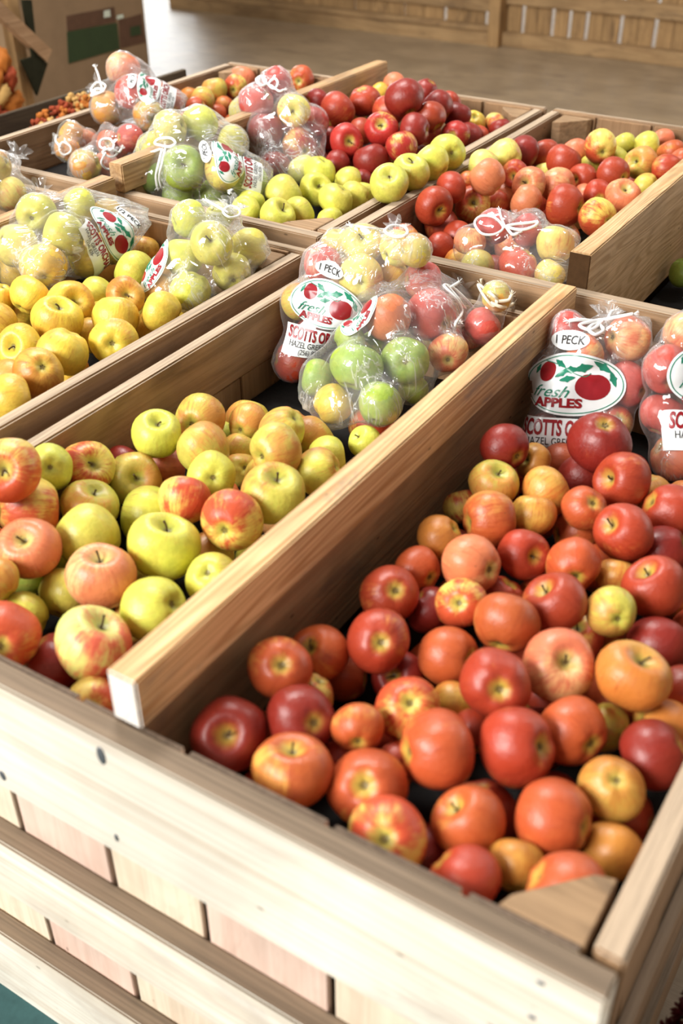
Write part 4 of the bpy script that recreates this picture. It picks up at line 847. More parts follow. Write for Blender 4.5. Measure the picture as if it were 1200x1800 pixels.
 ('b6', 28, 432, -0.4495, 0.8071, 0.0624, 0.0382, 'gt', 'n', 0, 0, 'pale yellow apple fifth from the top in the half peck bag at left'),
 ('b6', 76, 468, -0.375, 0.7984, 0.0401, 0.0419, 'yl', 'c', 0.0, 0.6, 'golden apple eighth from the top in the half peck bag at left'),
 ('b6', 26, 475, -0.482, 0.8222, 0.0011, 0.035, 'yl', 'n', 0, 0, 'golden apple lowest in the half peck bag at left'),
 ('b6', 190, 380, -0.429, 1.0357, 0.0529, 0.0343, 'yl', 'n', 0, 0, 'golden apple third from the top in the half peck bag at left'),
 ('b6', 150, 455, -0.379, 0.9088, 0.016, 0.0362, 'yl', 'n', 0, 0, 'golden apple seventh from the top in the half peck bag at left'),
 ('b6', 196, 432, -0.3726, 0.9775, 0.0215, 0.0347, 'yl', 'n', 0, 0, 'golden apple sixth from the top in the half peck bag at left'),
 ('b7', 332, 385, -0.2109, 1.0266, 0.09, 0.0345, 'gy', 'n', 0, 0, 'yellow-green apple second from the top in the bag on the golden bin rail'),
 ('b7', 372, 428, -0.105, 0.9595, 0.0846, 0.0382, 'gy', 's', -0.1, -0.2, 'yellow-green apple third from the top in the bag on the golden bin rail'),
 ('b7', 437, 437, -0.0948, 1.0555, 0.0456, 0.0366, 'gy', 'n', 0, 0, 'yellow-green apple fourth from the top in the bag on the golden bin rail'),
 ('b7', 322, 452, -0.1678, 0.9505, 0.0488, 0.0358, 'gy', 'n', 0, 0, 'yellow-green apple fifth from the top in the bag on the golden bin rail'),
 ('b7', 410, 480, -0.0872, 0.9901, 0.0211, 0.036, 'gy', 'c', 0.1, 0.5, 'yellow-green apple sixth from the top in the bag on the golden bin rail'),
 ('b7', 335, 513, -0.1154, 0.9015, 0.01, 0.0383, 'gy', 'n', 0, 0, 'yellow-green apple lowest in the bag on the golden bin rail'),
 ('b7', 276, 505, -0.1865, 0.8916, 0.0067, 0.0283, 'yl', 'n', 0, 0, 'golden apple seventh from the top in the bag on the golden bin rail'),
 ('b7', 385, 380, -0.2072, 1.1132, 0.07, 0.0279, 'gy', 'n', 0, 0, 'yellow-green apple topmost in the bag on the golden bin rail'),
 ('b8', 637, 429, 0.1298, 1.0974, 0.0845, 0.036, 'gt', 's', 0.0, -0.5, 'pale yellow apple second from the top in the tall bag in the back corner'),
 ('b8', 634, 489, 0.1605, 1.043, 0.0449, 0.0405, 'gt', 'c', 0.0, 0.2, 'pale yellow apple seventh from the top in the tall bag in the back corner'),
 ('b8', 566, 462, 0.0739, 1.0497, 0.0534, 0.0351, 'pkd', 'n', 0, 0, 'pink-red apple fifth from the top in the tall bag in the back corner'),
 ('b8', 594, 427, 0.0704, 1.1064, 0.0715, 0.0273, 'gt', 'n', 0, 0, 'pale yellow apple topmost in the tall bag in the back corner'),
 ('b8', 701, 436, 0.2001, 1.1024, 0.089, 0.0314, 'gt', 'n', 0, 0, 'pale yellow apple third from the top in the tall bag in the back corner'),
 ('b8', 728, 442, 0.2492, 1.0757, 0.103, 0.0296, 'ag', 'n', 0, 0, 'olive-gold apple fourth from the top in the tall bag in the back corner'),
 ('b8', 697, 482, 0.1923, 1.1064, 0.0338, 0.0278, 'yl', 'n', 0, 0, 'golden apple sixth from the top in the tall bag in the back corner'),
 ('b8', 522, 530, 0.0596, 0.9904, -0.0028, 0.032, 'ag', 'n', 0, 0, 'olive-gold apple eighth from the top in the tall bag in the back corner'),
 ('b8', 575, 540, 0.0884, 1.0428, -0.0265, 0.0336, 'pk', 'n', 0, 0, 'pinkish apple ninth from the top in the tall bag in the back corner'),
 ('b8', 514, 635, 0.0735, 0.9469, -0.1, 0.0375, 'rd', 'n', 0, 0, 'red apple lowest in the tall bag in the back corner'),
 ('b8', 545, 590, 0.0617, 1.0238, -0.0831, 0.0331, 'rd', 'n', 0, 0, 'red apple eleventh from the top in the tall bag in the back corner'),
 ('b8', 630, 560, 0.1327, 1.0817, -0.0542, 0.0329, 'pk', 'n', 0, 0, 'pinkish apple tenth from the top in the tall bag in the back corner'),
 ('b9', 742, 492, 0.2557, 1.0987, 0.0415, 0.0344, 'pkd', 'n', 0, 0, 'pink-red apple topmost in the bag leaning on the pine divider'),
 ('b9', 682, 560, 0.2705, 0.9506, 0.03, 0.0393, 'pk', 'n', 0, 0, 'pinkish apple third from the top in the bag leaning on the pine divider'),
 ('b9', 757, 555, 0.3118, 1.0262, 0.0158, 0.046, 'pkd', 'c', 0.8, 0.4, 'pink-red apple second from the top in the bag leaning on the pine divider'),
 ('b9', 787, 620, 0.3661, 0.9901, -0.0256, 0.0329, 'pk', 'c', 0.0, 0.5, 'pinkish apple fifth from the top in the bag leaning on the pine divider'),
 ('b9', 712, 633, 0.3277, 0.9098, -0.0148, 0.0387, 'gr', 'c', 0.0, 0.1, 'green apple sixth from the top in the bag leaning on the pine divider'),
 ('b9', 626, 646, 0.2727, 0.8444, -0.0143, 0.0419, 'gr', 'n', 0, 0, 'green apple seventh from the top in the bag leaning on the pine divider'),
 ('b9', 559, 665, 0.1958, 0.8466, -0.0564, 0.0318, 'gr', 'n', 0, 0, 'green apple eighth from the top in the bag leaning on the pine divider'),
 ('b9', 667, 710, 0.3326, 0.8193, -0.0536, 0.0359, 'gr', 'n', 0, 0, 'green apple tenth from the top in the bag leaning on the pine divider'),
 ('b9', 727, 683, 0.3349, 0.9301, -0.0755, 0.027, 'gr', 'n', 0, 0, 'green apple ninth from the top in the bag leaning on the pine divider'),
 ('b9', 585, 710, 0.2464, 0.8135, -0.0757, 0.0331, 'yl', 'n', 0, 0, 'golden apple lowest in the bag leaning on the pine divider'),
 ('b9', 615, 594, 0.222, 0.9069, 0.0001, 0.027, 'gr', 'n', 0, 0, 'green apple fourth from the top in the bag leaning on the pine divider'),
 ('b9', 650, 610, 0.237, 0.948, -0.0301, 0.027, 'gr', 'n', 0, 0, ''),
 ('b10', 848, 571, 0.3843, 1.0823, -0.0079, 0.0327, 'pkd', 'n', 0, 0, 'pink-red apple lowest in the small bag with cream string'),
 ('b10', 872, 523, 0.3959, 1.1062, 0.0397, 0.027, 'ag', 'n', 0, 0, 'olive-gold apple topmost in the small bag with cream string'),
 ('b10', 825, 590, 0.349, 1.1062, -0.0462, 0.027, 'pkd', 'n', 0, 0, ''),
 ('b11', 911, 467, 0.3182, 1.3789, -0.0138, 0.0385, 'yr', 'n', 0, 0, 'yellow and red apple fifth from the top in the bag by the back right divider'),
 ('b11', 838, 471, 0.2522, 1.3303, -0.0158, 0.0345, 'ag', 'n', 0, 0, 'olive-gold apple sixth from the top in the bag by the back right divider'),
 ('b11', 826, 424, 0.2156, 1.3687, 0.0192, 0.0304, 'pk', 'n', 0, 0, 'pinkish apple third from the top in the bag by the back right divider'),
 ('b11', 868, 398, 0.2401, 1.4241, 0.0367, 0.0341, 'pkd', 'n', 0, 0, 'pink-red apple topmost in the bag by the back right divider'),
 ('b11', 975, 430, 0.3669, 1.4361, 0.02, 0.0368, 'gt', 'n', 0, 0, 'pale yellow apple fourth from the top in the bag by the back right divider'),
 ('b11', 965, 482, 0.3849, 1.3757, -0.0162, 0.0297, 'gt', 'n', 0, 0, 'pale yellow apple lowest in the bag by the back right divider'),
 ('b11', 925, 405, 0.2975, 1.4538, 0.03, 0.0318, 'pkd', 'n', 0, 0, 'pink-red apple second from the top in the bag by the back right divider'),
 ('b12', 1102, 596, 0.6399, 1.0838, 0.03, 0.0377, 'pk', 'c', -0.8, -0.1, 'pinkish apple second from the top in the bag with the largest label'),
 ('b12', 1027, 621, 0.5949, 1.0164, 0.0213, 0.0309, 'pk', 'n', 0, 0, 'pinkish apple third from the top in the bag with the largest label'),
 ('b12', 997, 580, 0.5501, 1.0533, 0.0361, 0.0306, 'pkd', 'n', 0, 0, 'pink-red apple topmost in the bag with the largest label'),
 ('b12', 1102, 676, 0.6633, 1.0439, -0.028, 0.0358, 'pkd', 'n', 0, 0, 'pink-red apple fourth from the top in the bag with the largest label'),
 ('b12', 1078, 742, 0.6624, 1.0033, -0.0785, 0.0303, 'yr', 'c', 0.4, -0.2, 'yellow and red apple seventh from the top in the bag with the largest label'),
 ('b12', 985, 690, 0.575, 0.9832, -0.0397, 0.035, 'rd', 'n', 0, 0, 'red apple fifth from the top in the bag with the largest label'),
 ('b12', 1038, 702, 0.6096, 1.0338, -0.0662, 0.0328, 'rd', 'n', 0, 0, 'red apple sixth from the top in the bag with the largest label'),
 ('b12', 952, 755, 0.5603, 0.9566, -0.1, 0.0298, 'rd', 'n', 0, 0, 'red apple lowest in the bag with the largest label'),
 ('b13', 1172, 650, 0.7241, 1.0341, 0.0188, 0.0372, 'pkd', 'c', 0.3, 0.6, 'pink-red apple second from the top in the bag at the right edge'),
 ('b13', 1205, 590, 0.7275, 1.0973, 0.0519, 0.0359, 'pk', 'n', 0, 0, 'pinkish apple topmost in the bag at the right edge'),
 ('b13', 1165, 730, 0.7352, 1.0157, -0.05, 0.035, 'pkd', 'n', 0, 0, 'pink-red apple third from the top in the bag at the right edge'),
 ('b13', 1184, 802, 0.7739, 0.9714, -0.09, 0.0372, 'pk', 'n', 0, 0, 'pinkish apple lowest in the bag at the right edge'),
 ('b13', 1240, 700, 0.7836, 1.0678, -0.03, 0.036, 'pkd', 'n', 0, 0, ''),
 ('b14', -4, 292, -0.8064, 1.0995, 0.0787, 0.0337, 'ag', 'n', 0, 0, 'olive-gold apple topmost in the bag at the left edge'),
 ('b14', 17, 340, -0.7796, 1.0968, 0.0197, 0.0365, 'gt', 'n', 0, 0, 'pale yellow apple lowest in the bag at the left edge'),
 ('b14', -38, 330, -0.8088, 1.0395, 0.0458, 0.0346, 'ag', 'n', 0, 0, ''),
 ('AR', 847, 1436, 0.8209, 0.2045, -0.1173, 0.0397, 'rd', 'n', 0, 0, 'red apple half hidden, sixth from left, second row up, near bin right half'),
 ('AR', 889, 1166, 0.7397, 0.4375, -0.1216, 0.0351, 'rd', 'n', 0, 0, ''),
 ('AR', 1224, 1113, 0.9234, 0.619, -0.1225, 0.0343, 'rd', 'n', 0, 0, ''),
 ('AR', 1068, 1105, 0.8234, 0.5674, -0.1221, 0.0347, 'or', 'n', 0, 0, 'orange-red apple half hidden, eighth from left, fifth row up, near bin right half'),
 ('AR', 462, 1406, 0.609, 0.103, -0.1205, 0.0364, 'rd', 'n', 0, 0, 'red apple half hidden, leftmost, second row up, near bin right half'),
 ('AR', 1209, 885, 0.8238, 0.9003, -0.1196, 0.0372, 'or', 'n', 0, 0, ''),
 ('AR', 1075, 1227, 0.8736, 0.4478, -0.12, 0.0368, 'or', 'n', 0, 0, 'orange-red apple half hidden, eighth from left, fourth row up, near bin right half'),
 ('AR', 988, 817, 0.6192, 0.9082, -0.1225, 0.0342, 'or', 'n', 0, 0, 'orange-red apple half hidden, fifth from left, eighth row up, near bin right half'),
 ('AR', 919, 1639, 0.9143, 0.1024, -0.12, 0.0368, 'dr', 'n', 0, 0, 'deep red apple half hidden, eighth from left, first row up, near bin right half'),
 ('AR', 457, 1306, 0.5593, 0.167, -0.1185, 0.0384, 'or', 'n', 0, 0, ''),
 ('AR', 662, 1115, 0.5759, 0.4004, -0.1213, 0.0355, 'rd', 'n', 0, 0, ''),
 ('AR', 867, 861, 0.5602, 0.7776, -0.1174, 0.0396, 'dr', 'n', 0, 0, ''),
 ('AR', 959, 1048, 0.73, 0.5835, -0.119, 0.0379, 'rd', 'n', 0, 0, ''),
 ('AR', 794, 975, 0.5807, 0.6004, -0.1199, 0.037, 'dr', 'n', 0, 0, ''),
 ('AR', 637, 1300, 0.6548, 0.2346, -0.121, 0.0358, 'rd', 'n', 0, 0, ''),
 ('AR', 767, 1624, 0.8391, 0.0677, -0.1216, 0.0352, 'dr', 'n', 0, 0, 'deep red apple half hidden, fourth from left, first row up, near bin right half'),
 ('AR', 1091, 1437, 0.945, 0.2846, -0.1219, 0.0348, 'rd', 'n', 0, 0, 'red apple half hidden, rightmost, second row up, near bin right half'),
 ('AR', 1096, 836, 0.7153, 0.9214, -0.1182, 0.0387, 'dr', 'n', 0, 0, ''),
 ('AR', 764, 1162, 0.6623, 0.3955, -0.122, 0.0347, 'or', 'n', 0, 0, ''),
 ('AR', 623, 1531, 0.742, 0.075, -0.1172, 0.0398, 'dr', 'n', 0, 0, 'deep red apple half hidden, leftmost, first row up, near bin right half'),
 ('AR', 946, 1299, 0.8255, 0.3407, -0.1202, 0.0366, 'dr', 'n', 0, 0, ''),
 ('AR', 803, 1060, 0.6344, 0.5112, -0.1222, 0.0345, 'or', 'n', 0, 0, ''),
 ('AR', 1064, 1003, 0.7784, 0.676, -0.1177, 0.0393, 'or', 'n', 0, 0, ''),
 ('AR', 914, 825, 0.5696, 0.8546, -0.1192, 0.0377, 'rd', 'n', 0, 0, ''),
 ('AR', 1167, 1057, 0.8677, 0.6578, -0.121, 0.0358, 'rd', 'n', 0, 0, ''),
 ('AR', 937, 913, 0.642, 0.7425, -0.1218, 0.0349, 'rd', 'n', 0, 0, ''),
 ('AR', 968, 1225, 0.8104, 0.4133, -0.1221, 0.0346, 'rd', 'n', 0, 0, 'red apple half hidden, seventh from left, fourth row up, near bin right half'),
 ('AR', 964, 1416, 0.8732, 0.2587, -0.1213, 0.0354, 'rd', 'n', 0, 0, 'red apple half hidden, seventh from left, second row up, near bin right half'),
 ('AL', 328, 1198, 0.4252, 0.2004, -0.1177, 0.0393, 'yr', 'n', 0, 0, 'yellow and red apple half hidden, rightmost, first row up, near bin left half'),
 ('AL', 704, 828, 0.4111, 0.7533, -0.1204, 0.0365, 'yr', 'n', 0, 0, 'yellow and red apple half hidden, rightmost, fourth row up, near bin left half'),
 ('AL', 653, 754, 0.3053, 0.8401, -0.1186, 0.0384, 'yr', 'n', 0, 0, 'yellow and red apple half hidden, rightmost, sixth row up, near bin left half'),
 ('AL', -43, 1183, 0.1915, 0.0775, -0.1206, 0.0362, 'gy', 'n', 0, 0, ''),
 ('AL', 458, 983, 0.3549, 0.4522, -0.1218, 0.0349, 'gy', 'n', 0, 0, ''),
 ('AL', 251, 1088, 0.3025, 0.262, -0.1176, 0.0393, 'yr', 'n', 0, 0, ''),
 ('AL', 504, 757, 0.1886, 0.7597, -0.1171, 0.0399, 'yr', 'n', 0, 0, ''),
 ('AL', 481, 1074, 0.4353, 0.3704, -0.1225, 0.0342, 'dr', 'n', 0, 0, 'deep red apple half hidden, seventh from left, second row up, near bin left half'),
 ('AL', 124, 977, 0.1202, 0.3179, -0.1224, 0.0343, 'gy', 'n', 0, 0, ''),
 ('AL', 219, 1016, 0.2202, 0.319, -0.1221, 0.0346, 'ag', 'n', 0, 0, ''),
 ('AL', 643, 878, 0.4038, 0.6585, -0.1221, 0.0346, 'ag', 'n', 0, 0, ''),
 ('AL', 85, 1272, 0.3293, 0.0633, -0.1216, 0.0352, 'dr', 'n', 0, 0, 'deep red apple half hidden, third from left, first row up, near bin left half'),
 ('AL', 726, 787, 0.3926, 0.826, -0.1209, 0.0359, 'yr', 'n', 0, 0, ''),
 ('AL', 216, 1330, 0.4374, 0.0705, -0.1217, 0.035, 'dr', 'n', 0, 0, 'deep red apple half hidden, seventh from left, first row up, near bin left half'),
 ('AL', 544, 1000, 0.4266, 0.4698, -0.1213, 0.0354, 'gy', 'n', 0, 0, 'yellow-green apple half hidden, rightmost, second row up, near bin left half'),
 ('AL', 434, 742, 0.1125, 0.7512, -0.1195, 0.0374, 'ag', 'n', 0, 0, ''),
 ('AL', 172, 886, 0.0632, 0.4359, -0.1224, 0.0343, 'ag', 'n', 0, 0, ''),
 ('AL', -32, 959, 0.0666, 0.2176, -0.0625, 0.0342, 'yr', 'n', 0, 0, ''),
 ('B', 224, 648, -0.1154, 0.7167, -0.0644, 0.0375, 'yl', 'n', 0, 0, 'golden apple half hidden, rightmost, first row up, golden apple bin'),
 ('B', -11, 738, -0.1758, 0.4659, -0.0625, 0.0394, 'yl', 'n', 0, 0, ''),
 ('B', 123, 654, -0.193, 0.6556, -0.0652, 0.0366, 'am', 'n', 0, 0, ''),
 ('B', 318, 567, -0.1558, 0.9129, -0.0645, 0.0374, 'yl', 'n', 0, 0, 'golden apple half hidden, rightmost, third row up, golden apple bin'),
 ('B', 195, 470, -0.4541, 1.0502, -0.0658, 0.036, 'am', 'n', 0, 0, ''),
 ('B', 97, 741, -0.0942, 0.519, -0.0673, 0.0344, 'yl', 'n', 0, 0, 'golden apple half hidden, third from left, first row up, golden apple bin'),
 ('B', 297, 479, -0.3328, 1.0921, -0.0657, 0.0361, 'am', 'n', 0, 0, ''),
 ('CL', 322, 228, -0.875, 1.8135, -0.0221, 0.0399, 'am', 'n', 0, 0, ''),
 ('CL', 506, 186, -0.7781, 2.1765, -0.0254, 0.0364, 'or', 'n', 0, 0, ''),
 ('CL', 493, 173, -0.8397, 2.2281, -0.0233, 0.0387, 'or', 'n', 0, 0, ''),
 ('CL', 419, 217, -0.7883, 1.9484, -0.0251, 0.0367, 'or', 'n', 0, 0, ''),
 ('CL', 324, 215, -0.9332, 1.8894, -0.0274, 0.0343, 'or', 'n', 0, 0, ''),
 ('CL', 373, 238, -0.7834, 1.8254, -0.0271, 0.0346, 'am', 'n', 0, 0, ''),
 ('CR', 765, 302, -0.1199, 1.856, -0.027, 0.0347, 'dr', 'n', 0, 0, ''),
 ('CR', 677, 297, -0.231, 1.8037, -0.0247, 0.0372, 'rd', 'n', 0, 0, ''),
 ('CR', 688, 270, -0.2787, 1.9177, -0.0222, 0.0398, 'dr', 'n', 0, 0, ''),
 ('CR', 755, 236, -0.2849, 2.1336, -0.0274, 0.0343, 'rd', 'n', 0, 0, ''),
 ('CR', 557, 290, -0.3933, 1.746, -0.0245, 0.0374, 'dr', 'n', 0, 0, ''),
 ('CR', 387, 395, -0.3424, 1.2837, -0.0254, 0.0364, 'dr', 'n', 0, 0, ''),
 ('CR', 567, 265, -0.4506, 1.8597, -0.0264, 0.0354, 'dr', 'n', 0, 0, ''),
 ('CR', 785, 285, -0.126, 1.9303, -0.0237, 0.0382, 'rd', 'n', 0, 0, ''),
 ('CR', 737, 278, -0.2058, 1.9327, -0.0272, 0.0345, 'dr', 'n', 0, 0, ''),
 ('CR', 693, 349, -0.1018, 1.6249, -0.0237, 0.0382, 'rd', 'n', 0, 0, 'red apple half hidden, rightmost, first row up, back left bin right half'),
 ('CR', 548, 425, -0.1171, 1.3031, -0.0254, 0.0364, 'rd', 'n', 0, 0, 'red apple half hidden, fourth from left, first row up, back left bin right half'),
 ('CR', 611, 298, -0.3115, 1.7571, -0.0261, 0.0357, 'dr', 'n', 0, 0, ''),
 ('CR', 718, 327, -0.1223, 1.7267, -0.0276, 0.0341, 'dr', 'n', 0, 0, ''),
 ('CR', 892, 236, -0.1052, 2.2426, -0.0276, 0.0341, 'dr', 'n', 0, 0, ''),
 ('CR', 439, 422, -0.2385, 1.2482, -0.0276, 0.0341, 'dr', 'n', 0, 0, ''),
 ('D', 991, 417, 0.2762, 1.7298, -0.0769, 0.0348, 'pk', 'n', 0, 0, ''),
 ('D', 901, 430, 0.2018, 1.6177, -0.0723, 0.0397, 'pk', 'n', 0, 0, ''),
 ('D', 853, 418, 0.1259, 1.639, -0.0775, 0.0342, 'or', 'n', 0, 0, ''),
 ('D', 981, 388, 0.2265, 1.8113, -0.0723, 0.0397, 'rd', 'n', 0, 0, ''),
 ('D', 869, 479, 0.2303, 1.4666, -0.0768, 0.035, 'rd', 'n', 0, 0, ''),
 ('D', 938, 368, 0.1465, 1.8554, -0.0732, 0.0388, 'rd', 'n', 0, 0, ''),
 ('D', 901, 356, 0.0803, 1.8839, -0.0767, 0.0351, 'or', 'n', 0, 0, ''),
 ('D', 841, 391, 0.0711, 1.7156, -0.0762, 0.0356, 'pk', 'n', 0, 0, ''),
 ('D', 1109, 332, 0.2873, 2.1311, -0.0774, 0.0343, 'rd', 'n', 0, 0, ''),
 ('D', 754, 491, 0.1316, 1.3617, -0.0761, 0.0357, 'rd', 'n', 0, 0, ''),
 ('D', 1015, 376, 0.2446, 1.8854, -0.0754, 0.0364, 'pk', 'n', 0, 0, ''),
 ('D', 1009, 270, 0.1306, 2.1282, -0.0141, 0.0378, 'or', 'n', 0, 0, ''),
 ('D', 891, 405, 0.1478, 1.7044, -0.0774, 0.0343, 'pk', 'n', 0, 0, ''),
 ('D', 711, 427, 0.0658, 1.373, -0.0147, 0.0371, 'or', 'n', 0, 0, ''),
]

# ------------------------------------------------------------------ apples
def apple_mesh(seed):
    rnd = random.Random(seed)
    NU, NV = 30, 22
    tall = rnd.uniform(.88, 1.0); lean = rnd.uniform(-.07, .07); lob = rnd.uniform(.012, .05); ph = rnd.random() * 6
    top = rnd.uniform(.36, .48); bot = rnd.uniform(.20, .30); sh = rnd.uniform(.03, .10)
    vs = []; fs = []
    for j in range(NV + 1):
        u = math.pi * (j / NV); u = u - .16 * math.sin(2 * u)
        for i in range(NU):
            a = 2 * math.pi * i / NU
            rr = math.sin(u) * (1 + sh * math.cos(u)) * (1 + lob * math.cos(5 * a + ph) * (.25 + .75 * ((1 - math.cos(u)) / 2) ** 2))
            rr *= 1 + .035 * math.cos(2 * a + ph * 2)
            z = math.cos(u) * tall - top * math.exp(-(u / .36) ** 2) + bot * math.exp(-((math.pi - u) / .33) ** 2)
            z += .02 * math.cos(5 * a + ph) * math.exp(-((math.pi - u - .45) / .3) ** 2) * -1
            v = Vector((rr * math.cos(a), rr * math.sin(a), z))
            v.x += lean * z * .5
            v *= 1 + .045 * noise.noise(v * 1.1 + Vector((seed * 3.1, 0, 0)))
            vs.append(v * 1.03)
    for j in range(NV):
        for i in range(NU):
            i2 = (i + 1) % NU
            fs.append((j * NU + i, (j + 1) * NU + i, (j + 1) * NU + i2, j * NU + i2))
    me = bpy.data.meshes.new('apple'); me.from_pydata([tuple(v) for v in vs], [], fs)
    bm = bmesh.new(); bm.from_mesh(me); bmesh.ops.remove_doubles(bm, verts=bm.verts[:], dist=.002)
    bmesh.ops.recalc_face_normals(bm, faces=bm.faces[:]); bm.to_mesh(me); bm.free()
    for p_ in me.polygons: p_.use_smooth = True
    me.materials.append(M_['apple'])
    return me, tall - top, -(tall - bot)
AM = [apple_mesh(i) for i in range(9)]
stem_me = []
for i, b in enumerate(((.14, .05), (-.1, .12), (.2, -.12), (.04, .02))):
    path = catmull([Vector((0, 0, -.05)), Vector((b[0] * .15, b[1] * .15, .15)), Vector((b[0] * .7, b[1] * .7, .33)), Vector((b[0] * 1.5, b[1] * 1.5, .48))], 4)
    path = [q_ * .72 for q_ in path]; vs, fs = tube_data(path, lambda t: .024 + .02 * t ** 3 + .008 * (1 - t), 7)
    me = bpy.data.meshes.new('stem'); me.from_pydata([tuple(v) for v in vs], [], fs); me.materials.append(M_['stem'])
    for p_ in me.polygons: p_.use_smooth = True
    stem_me.append(me)
vs, fs = [], []
for k in range(5):
    a = k * 2 * math.pi / 5
    def pt(r_, an, z_): return Vector((math.cos(an) * r_, math.sin(an) * r_, z_))
    b0 = len(vs)
    vs += [pt(.02, a - 1.2, .05), pt(.02, a + 1.2, .05), pt(.075, a + .35, -.03), pt(.11, a + .05, -.10), pt(.075, a - .35, -.03), pt(.05, a, .05)]
    fs += [(b0, b0 + 1, b0 + 2, b0 + 4), (b0 + 4, b0 + 2, b0 + 3), (b0, b0 + 4, b0 + 5), (b0 + 4, b0 + 3, b0 + 5), (b0 + 3, b0 + 2, b0 + 5), (b0 + 2, b0 + 1, b0 + 5)]
cal_me = bpy.data.meshes.new('calyx'); cal_me.from_pydata([tuple(v) for v in vs], [], fs); cal_me.materials.append(M_['calyx'])

PAL = {  # ground colour, blush colour, cover
 'dr': ((.45, .13, .03), (.24, .020, .012), 1.05), 'rd': ((.68, .35, .07), (.38, .046, .018), .88),
 'or': ((.72, .40, .08), (.49, .095, .026), .80), 'am': ((.64, .39, .07), (.54, .20, .035), .60),
 'yr': ((.74, .60, .13), (.55, .080, .03), .60), 'pk': ((.80, .56, .22), (.66, .19, .085), .72),
 'pkd': ((.74, .42, .22), (.54, .080, .06), .86), 'gy': ((.60, .58, .085), (.60, .52, .08), .3),
 'gt': ((.74, .66, .16), (.68, .32, .10), .34), 'ag': ((.56, .50, .08), (.60, .27, .06), .50),
 'gr': ((.30, .42, .06), (.36, .44, .07), .3), 'gr2': ((.66, .66, .20), (.62, .12, .07), .52),
 'yl': ((.76, .56, .065), (.66, .38, .05), .42), 'rt': ((.74, .58, .14), (.40, .028, .02), .80)}
BL = {(163, 1133): (.9, .35), (52, 890): (.8, .6), (178, 1013): (.4, -.2), (153, 822): (-.9, .5), (323, 880): (.9, -.1), (1055, 258): (-.4, .9), (1050, 382): (-.3, .9),
      (1094, 345): (.3, .9), (18, 828): (-.2, .9), (860, 913): (-.7, .4), (406, 915): (.3, -.6), (350, 737): (.7, .2), (496, 756): (-.5, -.5), (760, 361): (-.4, -.5), (670, 228): (-.3, .9)}
BW = CM
zones = {}; HEAP = []
ap_rnd = random.Random(77)
for i, row in enumerate(APPLES):
    zn, px, py, x, y, z, r, pal, f, fx, fy, lab = row
    me, ztop, zbot = AM[(i * 7 + 3) % 9]
    o = bpy.data.objects.new('apple', me)
    vdir = (CAM - Vector((x, y, z))).normalized()
    right = Vector((BW[0][0], BW[1][0], BW[2][0])); right = (right - vdir * right.dot(vdir)).normalized(); upv = vdir.cross(right)
    def V3(a, b): return (right * a - upv * b + vdir * math.sqrt(max(0.02, 1 - a * a - b * b))).normalized()
    if f == 'n':
        an = ap_rnd.random() * 2 * math.pi
        ax = (right * math.cos(an) + upv * math.sin(an) * 1.0 - vdir * ap_rnd.uniform(.15, .6)).normalized()
        if ap_rnd.random() < .5: ax = (right * math.cos(an) + upv * abs(math.sin(an)) - vdir * ap_rnd.uniform(.1, .4)).normalized()
    else:
        d_ = (fx * fx + fy * fy) ** .5; k_ = 1.0 if d_ < .75 else .75 / d_ * 1.08
        ax = V3(fx * k_, fy * k_) * (1 if f == 's' else -1)
    bd = BL.get((int(px), int(py)))
    if bd: bx = (right * bd[0] - upv * bd[1] + vdir * .25)
    else:
        bx = Vector((ap_rnd.gauss(0, 1), ap_rnd.gauss(0, 1), ap_rnd.gauss(0, 1) + .5))
    bx = bx - ax * bx.dot(ax); bx = bx.normalized() if bx.length > .01 else ax.orthogonal().normalized()
    by = ax.cross(bx)
    mat = Matrix((( bx.x, by.x, ax.x), (bx.y, by.y, ax.y), (bx.z, by.z, ax.z)))
    o.rotation_euler = mat.to_euler(); o.location = (x, y, z); o.scale = (r, r, r)
    g, b_, cv = PAL[pal]
    j = lambda: ap_rnd.uniform(.92, 1.08)
    jj = j()
    o['tint'] = [g[0] * jj, g[1] * jj * j(), g[2]]; o['blush'] = [b_[0] * j(), b_[1] * j(), b_[2]]
    o['cover'] = cv + ap_rnd.uniform(-.07, .07); o['seed'] = ap_rnd.random() * 9
    zones.setdefault(zn, []).append((Vector((x, y, z)), r))
    if not lab:                               # the smallest glimpses: joined into one heap further down
        HEAP.append((me, Matrix.LocRotScale(o.location, o.rotation_euler, o.scale), list(o['tint']), list(o['blush']), o['cover'], o['seed']))
        bpy.data.objects.remove(o); continue
    col.objects.link(o); tag(o, lab, 'apple', GROUPS[zn])
    if f == 's':
        s = bpy.data.objects.new('stem', stem_me[i % 4]); col.objects.link(s); s.parent = o; s.location = (0, 0, ztop - .01)
    elif f == 'c':
        s = bpy.data.objects.new('calyx', cal_me); col.objects.link(s); s.parent = o; s.location = (0, 0, zbot + .0)

hv, hf, at_t, at_b, at_c, at_s, at_x = [], [], [], [], [], [], []
for me, mw, ti, bl, cv, sd in HEAP:
    b0 = len(hv)
    for v in me.vertices:
        hv.append(tuple(mw @ v.co)); at_t.extend((*ti, 1.0)); at_b.extend((*bl, 1.0)); at_c.append(cv); at_s.append(sd); at_x.extend(v.co)
    for p_ in me.polygons: hf.append(tuple(b0 + i_ for i_ in p_.vertices))
hp = from_py('apple_heap', hv, hf, M_['apple_heap'], None, True)
for nm, ty, dat, key in (('tint', 'FLOAT_COLOR', at_t, 'color'), ('blush', 'FLOAT_COLOR', at_b, 'color'), ('cover', 'FLOAT', at_c, 'value'), ('seed', 'FLOAT', at_s, 'value'), ('apple_space', 'FLOAT_VECTOR', at_x, 'vector')):
    a_ = hp.data.attributes.new(nm, ty, 'POINT'); a_.data.foreach_set(key, dat)
tag(hp, 'the small glimpses of further apples half hidden under the others in every bin', 'apples', None, 'stuff')

